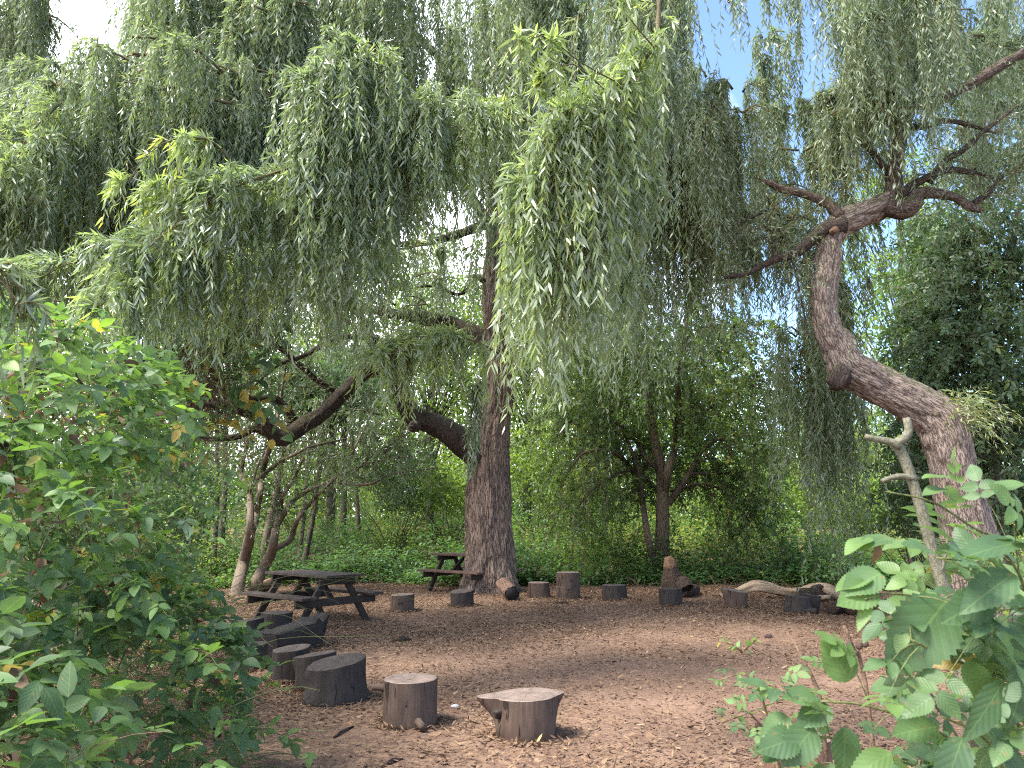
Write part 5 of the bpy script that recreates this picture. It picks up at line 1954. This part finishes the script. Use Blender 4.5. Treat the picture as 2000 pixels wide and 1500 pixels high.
# ---- bramble bank at the left
def bramble(label, c, rad, n, leafL, tint, dead=.1, canes=26, shape="ovate2", face=(.9, -.6, .5), name="bramble_bush", group="brambles on the left bank", compn=None, mat=M_BRAM, vis=.0, ratio=.62):
    c, rad = np.array(c, float), np.array(rad, float)
    root = thing(name, (c[0], c[1], 0), label, "bramble bush", group)
    mb = MB()
    d = rdir(n)
    f = nrm(np.array(face))
    d = d[(d @ f) > -.35]
    rr = np.clip(1 - np.abs(rng.normal(0, .16, (len(d), 1))), .4, 1.05)
    bump = (.82 + .36 * fbm(d * 2.6 + c, 4, 2))[:, None]
    P = c + d * rad * rr * bump
    P = P[(P[:, 2] > .04) & ((vnoise(P * 2.3, 17) > .40) | (rr[:, 0] < .78))]
    k = len(P)
    dd = nrm((P - c) / rad)
    Nn = nrm(dd * .35 + np.array([0, 0, .85]) + rng.normal(0, .33, (k, 3)))
    A = nrm(dd * np.array([1, 1, .3]) + np.array([0, 0, -.25]) + rng.normal(0, .55, (k, 3)))
    tn = U(tint[0], tint[1], k)
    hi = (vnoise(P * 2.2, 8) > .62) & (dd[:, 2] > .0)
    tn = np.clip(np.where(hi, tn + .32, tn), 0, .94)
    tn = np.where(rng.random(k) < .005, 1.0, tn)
    Lh = U(leafL[0], leafL[1], k)
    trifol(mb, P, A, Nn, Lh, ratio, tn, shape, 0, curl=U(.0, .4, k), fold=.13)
    # arching sprays that stand out from the mass
    m = max(6, n // 55)
    d = rdir(m * 3)
    d = d[(d @ f) > .1][:m]
    m = len(d)
    O = c + d * rad * .8
    sp_ = paths(O, d * [1, 1, .6] + [0, -.1, .45] + rng.normal(0, .3, (m, 3)), U(.3, .75, m), .65, 9)
    sp_ = sp_[sp_[:, :, 2].min(1) > .05]
    strands_geom(mb, sp_, .0028, 1, sides=5)
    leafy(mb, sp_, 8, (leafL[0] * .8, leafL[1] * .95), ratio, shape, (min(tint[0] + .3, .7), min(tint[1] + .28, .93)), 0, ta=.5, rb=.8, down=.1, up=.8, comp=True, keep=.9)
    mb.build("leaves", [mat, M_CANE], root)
    mb = MB()
    m = canes
    O = c + rng.normal(0, .3, (m, 3)) * rad * [1, 1, 0]
    O[:, 2] = 0
    D = nrm(rdir(m) * [1, 1, .2] + np.array([face[0] * .5, face[1] * .4, .9]))
    p = paths(O, D, U(.6, 1.05, m) * (c[2] + rad[2]), .45, 12)
    strands_geom(mb, p, .0045, 0, sides=5)
    mb.build("canes", [M_CANE], root)
    mb = MB()
    q = int(n * dead)
    d = rdir(q)
    P = c + d * rad * (rng.random((q, 1)) ** .35) * .92
    P = P[P[:, 2] > .03]
    q = len(P)
    Lh = U(leafL[0], leafL[1], q) * .9
    leaves(mb, P, rdir(q) + [0, 0, -.6], rdir(q), Lh, Lh * .5, U(0, 1, q), "ovate2", 0, curl=U(.2, .9, q), fold=.3)
    tw = paths(c + rdir(q // 3) * rad * .6, rdir(q // 3), U(.3, .9, q // 3), .3, 6)
    tw = tw[tw[:, :, 2].min(1) > .0]
    strands_geom(mb, tw, .003, 1)
    mb.build("dead_leaves", [M_DEAD, M_CANED], root)
    return root


bramble("bramble bush with big leaves in the bottom left corner", (-2.25, 2.75, .55), (.95, .75, .75), 800, (.085, .13), (.15, .7), .12)
bramble("bramble bush low on the bank beside the path's near left edge", (-2.35, 4.3, .55), (.95, 1.1, .85), 1300, (.07, .11), (.15, .65), .16)
bramble("tall bramble bush with bright tips at the middle of the left bank", (-2.75, 3.9, 1.35), (.95, 1.2, .75), 1300, (.07, .11), (.18, .66), .14)
bramble("high bramble bush under the willow curtain at the far left", (-3.0, 4.6, 2.2), (1.0, 1.3, .6), 1200, (.07, .11), (.3, .78), .1)
bramble("bramble bush filling the bank opposite the stump row", (-3.6, 6.1, .75), (1.0, 1.2, 1.05), 1900, (.055, .085), (.15, .65), .14)
bramble("bramble mound topped with bright sprays above the stump row", (-3.7, 6.2, 2.0), (1.15, 1.4, .85), 1700, (.055, .09), (.15, .66), .3)
bramble("brown dying bramble tangle where the dark willow limb meets the bank", (-4.8, 10.5, 3.3), (1.15, 1.0, .9), 600, (.06, .1), (.05, .5), 1.9)
bramble("bramble bush at the far end of the bank by the clearing", (-4.6, 8.3, .9), (1.15, 1.2, 1.25), 1900, (.055, .085), (.15, .65), .14)
bramble("dim bramble bush at the bank's end left of the forked saplings", (-6.4, 11.0, .75), (1.3, 1.3, 1.1), 1700, (.055, .09), (.05, .5), .25)
bramble("low dark bramble clump below the pale sapling trunks", (-6.9, 14.2, .5), (1.3, .9, .75), 1200, (.06, .1), (.0, .45), .25)
bramble("young small-leaved shrub spilling onto the soil by the nearest left stumps", (-1.92, 4.95, .28), (.36, .5, .42), 480, (.04, .06), (.3, .75), .1, canes=30)
bramble("leafy sprig reaching over the blackish stump by the slab seat", (-2.92, 6.5, .5), (.36, .45, .45), 300, (.045, .065), (.3, .85), .1, canes=16)
# large-leaved creeper hanging on the dark limb
root = thing("creeper", at(470, 720, 10.5) * np.array([1, 1, 0]), "large-leaved creeper with yellow leaves hanging on the dark willow limb", "creeper")
mb = MB()
O = np.array([at(U(420, 560), U(620, 800), U(10, 11)) for _ in range(26)])
p = paths(O, rdir(26) * [1, 1, .4], U(.4, .9, 26), .8, 7)
strands_geom(mb, p, .005, 1)
n = 130
P = np.array([at(U(400, 560), U(620, 860), U(10, 11)) for _ in range(n)])
Lh = U(.13, .22, n)
leaves(mb, P, rdir(n) + [0, 0, -.5], rdir(n) + [0, -.3, .8], Lh, Lh * .8, np.where(rng.random(n) < .22, 1, U(.1, .6, n)), "ovate2", 0, curl=U(0, .4, n))
mb.build("leaves", [M_BRAM, M_CANE], root)
# branch tips of the willow dipping in at the far left
mb = MB()
hub = (-150, 420, 3.0)
for k in range(5):
    Wl.spray([hub, (U(-90, -40), U(480, 560), 2.9), (U(-20, 10), U(500, 560), 2.8), (U(20, 60), U(560, 640), 2.8)], 10, .1, (.25, .6), (.07, .11), .15, "lance2", 34, .005, (.1, .5), mb=mb)
mb.build("leaf_curtain", Wl.mats, Wl.root)


reseed(307)
# ---- right foreground: brambles, seedling, grey cut sapling, dry stalks
def cane(mb, lst, r, mi=1, sides=8):
    P = np.array([at(*q) for q in lst])
    tube(mb, P, np.linspace(r, r * .45, len(P)), sides, .03, mi)
    return P


# grey cut sapling with a forked top
P0 = [(1905, 1640, 30, .1), (1896, 1400, 27), (1885, 1310, 25), (1865, 1220, 24), (1838, 1130, 23), (1812, 1040, 22), (1790, 965, 21), (1768, 900, 21), (1752, 866, 22)]
YP = 2.05
b = at(1905, 1640, YP)
root = thing("cut_sapling", (b[0], b[1], 0), "smooth grey sapling cut off at a forked top among the right-hand brambles", "sapling")
P, r = px_path(P0, YP)
P = [np.array([P[0][0] + .05, P[0][1], -.03])] + P
r = [r[0] * 1.2] + r
mb = MB()
tube(mb, P, r, 20, .02, disp=lambda a, s, rr: rr * .22 * (fbm(np.stack([np.cos(a), np.sin(a), s * 8], -1), 3) - .5))
mb.build("trunk", M_POST, root)
for l in ([(1758, 872, 17), (1735, 862, 15), (1710, 858, 12), (1690, 852, 10)], [(1748, 866, 17), (1766, 856, 17), (1775, 840, 16), (1770, 816, 14)], [(1790, 935, 12), (1755, 930, 11), (1722, 940, 9)], [(1838, 1120, 8), (1850, 1060, 5), (1846, 1030, 3)]):
    P, r = px_path(l, YP - .01)
    mb = MB()
    tube(mb, P, r, 14, .015)
    mb.build("branch_stub", M_POST, root)


def hero_leaf(mb, x, y, Y, ang, Lpx, ratio=.72, tilt=0.3, face=.6, tint=.5, curl=.15, mi=0):
    """one big leaf: base at (x,y), pointing along ang degrees in the picture (0 right, 90 up); face = how much it turns to the viewer"""
    P = at(x, y, Y)[None]
    a = R(ang)
    A = np.array([[math.cos(a), -tilt, math.sin(a)]])
    Nn = np.array([[rng.normal(0, .15), -face, 1 - face + .15]])
    Lh = Lpx / F * Y * .86
    leaves(mb, P, A, Nn, np.array([Lh]), np.array([Lh * ratio]), np.array([tint]), "hero", mi, fold=.10, curl=curl)


def near_bramble(label, canes_, lf, rnd, root_px, group="brambles at the right front"):
    b = at(*root_px)
    root = thing("bramble_plant", (b[0], b[1], 0), label, "bramble plant", group)
    mb = MB()
    lines = []
    for l in canes_:
        lines.append(cane(mb, l, .0042, 1))
    for q in lf:
        hero_leaf(mb, *q[:5], **(q[5] if len(q) > 5 else {}))
    if rnd:
        n, Lr, ti, dy = rnd
        O = []
        for l in lines:
            S, _ = spline(l, np.ones(len(l)), .03)
            O.append(S[int(len(S) * .15):])
        O = np.vstack(O)
        O = O[O[:, 2] < 1.5]
        idx = rng.choice(len(O), n)
        P = O[idx] + rng.normal(0, .06, (n, 3))
        Pc = O[idx]
        s = np.linspace(0, 1, 4)[None, :, None]
        strands_geom(mb, Pc[:, None] * (1 - s) + P[:, None] * s + [0, 0, .012] * np.sin(np.pi * s), .0014, 1, sides=4)
        A = nrm((P - Pc) * 8 + rng.normal(0, .5, (n, 3)) + [-.35, -.2, -.1])
        Nn = nrm(rng.normal(0, .3, (n, 3)) + [0, -.35, .8])
        Lh = U(Lr[0], Lr[1], n)
        tn = np.clip(U(ti[0], ti[1], n), 0, .93)
        tn = np.where(rng.random(n) < .012, 1, tn)
        trifol(mb, P, A, Nn, Lh, .68, tn, "hero", 0, five=True, curl=U(0, .35, n), fold=.12)
    mb.build("leafy_canes", [M_HERO, M_CANE], root)
    return root


near_bramble("bramble plant with big veined leaves along the right edge", [[(2050, 1700, 1.75), (2010, 1450, 1.7), (1960, 1300, 1.6), (1880, 1200, 1.5), (1760, 1160, 1.45), (1690, 1170, 1.42)],
                                                                             [(2080, 1600, 1.6), (2040, 1300, 1.55), (1980, 1150, 1.5), (1900, 1100, 1.48), (1830, 1090, 1.46)],
                                                                             [(2060, 1500, 1.5), (2030, 1250, 1.45), (1990, 1120, 1.4), (1960, 1080, 1.38)],
                                                                             [(2060, 1250, 1.9), (1990, 1080, 1.9), (1900, 1030, 1.88), (1820, 980, 1.86), (1730, 960, 1.85)],
                                                                             [(2040, 1500, 1.6), (1930, 1330, 1.5), (1840, 1280, 1.45), (1780, 1250, 1.42)]],
             [(1850, 1170, 1.45, 225, 215, dict(ratio=.68, face=.85, tint=.45, tilt=.15)), (1935, 1165, 1.4, 200, 140, dict(ratio=.6, face=.75, tint=.3)),
              (1720, 1120, 1.45, 200, 110, dict(face=.6, tint=.6)), (1712, 1150, 1.44, 195, 105, dict(face=.65, tint=.75)), (1700, 1175, 1.43, 232, 75, dict(ratio=.4, face=.6, tint=.9)), (1700, 1128, 1.46, 190, 95, dict(face=.3, tint=.8)),
              (1980, 1120, 1.38, 205, 170, dict(ratio=.5, face=.5, tint=.25)), (1995, 1060, 1.4, 185, 190, dict(ratio=.42, face=.35, tint=.35)), (2010, 1290, 1.4, 240, 150, dict(ratio=.55, face=.8, tint=.3)),
              (1960, 1330, 1.4, 225, 165, dict(ratio=.42, face=.7, tint=.25)), (1930, 1250, 1.45, 330, 120, dict(ratio=.8, face=.7, tint=.85)), (1890, 1290, 1.45, 280, 90, dict(ratio=.8, face=.8, tint=.8)),
              (1740, 1050, 1.75, 190, 90, dict(face=.3, tint=.6)), (1700, 1050, 1.75, 200, 80, dict(face=.2, tint=.85)), (1760, 1062, 1.75, 350, 70, dict(face=.4, tint=.5)),
              (1850, 955, 1.85, 185, 70, dict(face=.3, tint=.6)), (1800, 935, 1.85, 10, 60, dict(face=.3, tint=.75)), (1940, 955, 1.85, 15, 70, dict(face=.4, tint=.6))],
             (66, (.04, .07), (.2, .9), 0), (2050, 1700, 1.75))
near_bramble("bramble plant spreading low across the bottom right corner", [[(1990, 1800, 1.7), (1950, 1560, 1.65), (1850, 1440, 1.6), (1700, 1380, 1.6), (1600, 1370, 1.6)], [(1900, 1800, 1.65), (1780, 1560, 1.6), (1650, 1450, 1.6), (1540, 1440, 1.6)],
                                                                       [(2000, 1800, 1.6), (1990, 1600, 1.5), (1930, 1450, 1.45), (1840, 1400, 1.42)], [(1860, 1800, 1.75), (1800, 1560, 1.7), (1740, 1480, 1.68), (1640, 1500, 1.66)], [(1980, 1800, 1.85), (1900, 1500, 1.85), (1800, 1350, 1.85), (1720, 1320, 1.85)]],
             [(1660, 1330, 1.6, 118, 105, dict(ratio=.78, face=.8, tint=.7, tilt=.0)), (1600, 1365, 1.6, 170, 90, dict(face=.45, tint=.6)), (1620, 1380, 1.6, 200, 90, dict(face=.6, tint=.5)), (1540, 1400, 1.6, 205, 75, dict(face=.5, tint=.6)),
              (1560, 1440, 1.58, 190, 100, dict(face=.7, tint=.45)), (1590, 1420, 1.58, 220, 110, dict(face=.8, tint=.5)), (1700, 1350, 1.6, 20, 110, dict(ratio=.45, face=.4, tint=.6)), (1650, 1420, 1.55, 260, 110, dict(face=.75, tint=.45)),
              (1880, 1440, 1.4, 235, 150, dict(ratio=.5, face=.7, tint=.25)), (1930, 1420, 1.4, 300, 140, dict(ratio=.42, face=.7, tint=.25)), (1740, 1470, 1.5, 200, 120, dict(ratio=.5, face=.6, tint=.75)), (1830, 1420, 1.45, 180, 110, dict(face=.5, tint=.6))],
             (64, (.038, .068), (.2, .9), 0), (1990, 1800, 1.7))
near_bramble("leafy bramble cane lying in front of the leaning trunk's foot", [[(2080, 1300, 2.6), (1990, 1120, 2.5), (1900, 1060, 2.4), (1800, 1060, 2.35)], [(2080, 1400, 2.5), (1980, 1250, 2.4), (1890, 1180, 2.3), (1800, 1130, 2.3)], [(2060, 1500, 2.4), (1960, 1350, 2.4), (1860, 1280, 2.35)], [(2080, 1150, 2.8), (2000, 1000, 2.8), (1960, 960, 2.8)]],
             [], (80, (.05, .08), (.3, .9), 0), (2080, 1500, 2.6))
# small-leaved seedling rose with pinnate leaves
b = at(1500, 1560, 2.0)
root = thing("dog_rose", (b[0], b[1], 0), "thin rose shoot with small pinnate leaves and dry hips at the bottom right", "plant")
mb = MB()
lines = [cane(mb, l, .003, 1, 6) for l in ([(1560, 1700, 2.0), (1520, 1480, 2.0), (1480, 1340, 2.0), (1455, 1285, 2.0), (1450, 1262, 2.0)], [(1540, 1600, 2.0), (1500, 1400, 1.98), (1460, 1320, 1.97), (1400, 1330, 1.96)], [(1560, 1700, 2.1), (1490, 1420, 2.1), (1440, 1400, 2.1), (1400, 1420, 2.1)], [(1450, 1275, 2.0), (1430, 1258, 2.0), (1405, 1252, 2.0)], [(1452, 1270, 2.0), (1470, 1255, 2.0), (1478, 1246, 2.0)], [(1590, 1700, 1.8), (1560, 1480, 1.78), (1545, 1470, 1.76)])]
for l, (m_, s_) in zip(lines, ((0, 0), (16, .022), (10, .03), (10, .018), (8, .018), (10, .028))):
    if m_:
        S, _ = spline(l, np.ones(len(l)), .012)
        S = S[-int(len(S) * .75):] if len(S) > 14 else S
        leafy(mb, S[None], m_, (s_ * .9, s_ * 1.3), .55, "ovate2", (.6, .9), 0, ta=.4, rb=1, down=0, up=.7)
P = np.array([at(U(1400, 1600), U(1290, 1480), U(1.9, 2.1)) for _ in range(40)])
n = len(P)
Lh = U(.018, .034, n)
trifol(mb, P, rdir(n) * [1, 1, .3], rng.normal(0, .3, (n, 3)) + [0, -.3, .8], Lh, .6, U(.4, .8, n), "ovate2", 0, five=True)
mb.build("leafy_shoots", [M_HERO, M_CANED], root)
for (x, y) in ((1480, 1420), (1497, 1355), (1545, 1333), (1530, 1400)):
    mb = MB()
    q = at(x, y, 2.0)
    tube(mb, [q + [0, 0, .009], q + [0, 0, .004], q - [0, 0, .004], q - [0, 0, .010]], [.002, .007, .007, .002], 10, .003)
    mb.build("dry_hip", M_CONE, root)
# dry stalks
for lst, r, lab in (([(1600, 1352, 2.1), (1585, 1320, 2.1), (1568, 1288, 2.1), (1552, 1252, 2.1)], .005, "straight dry broken stalk standing over the bare soil"),
                    ([(1690, 1330, 2.2), (1668, 1270, 2.2), (1655, 1235, 2.2), (1648, 1222, 2.2)], .005, "dry stalk with dark burrs right of the straight broken one")):
    b = at(*lst[0])
    root = thing("dry_stalk", (b[0], b[1], 0), lab, "dry stalk")
    mb = MB()
    P = [np.array([b[0] + .03, b[1], 0.]), np.array([b[0] + .02, b[1], b[2] * .5])] + [at(*q) for q in lst]
    tube(mb, P, np.linspace(r * 1.2, r * .8, len(P)), 8, .04)
    mb.build("stalk", M_CANED, root)
    if "burr" in lab:
        for (x, y) in ((1678, 1262), (1670, 1275), (1660, 1258), (1690, 1258)):
            mb = MB()
            q = at(x, y, 2.19)
            tube(mb, [q + [0, 0, .009], q + [0, 0, .003], q - [0, 0, .005], q - [0, 0, .009]], [.003, .009, .009, .003], 10, .003, disp=lambda a, s, rr: rr * .3 * np.sin(a * 5))
            mb.build("burr", M_CONE, root)
# hanging dead leaf
mb = MB()
P = at(1712, 1062, 1.74)[None]
leaves(mb, P, np.array([[-.1, 0, -1]]), np.array([[.3, -1, 0]]), np.array([.045]), np.array([.024]), np.array([.85]), "hero", 0, fold=.3, curl=.3)
o = mb.build("dead_leaf", [M_DEAD])
tag(o, "curled reddish dead leaf hanging from a bramble before the undergrowth", "leaf")
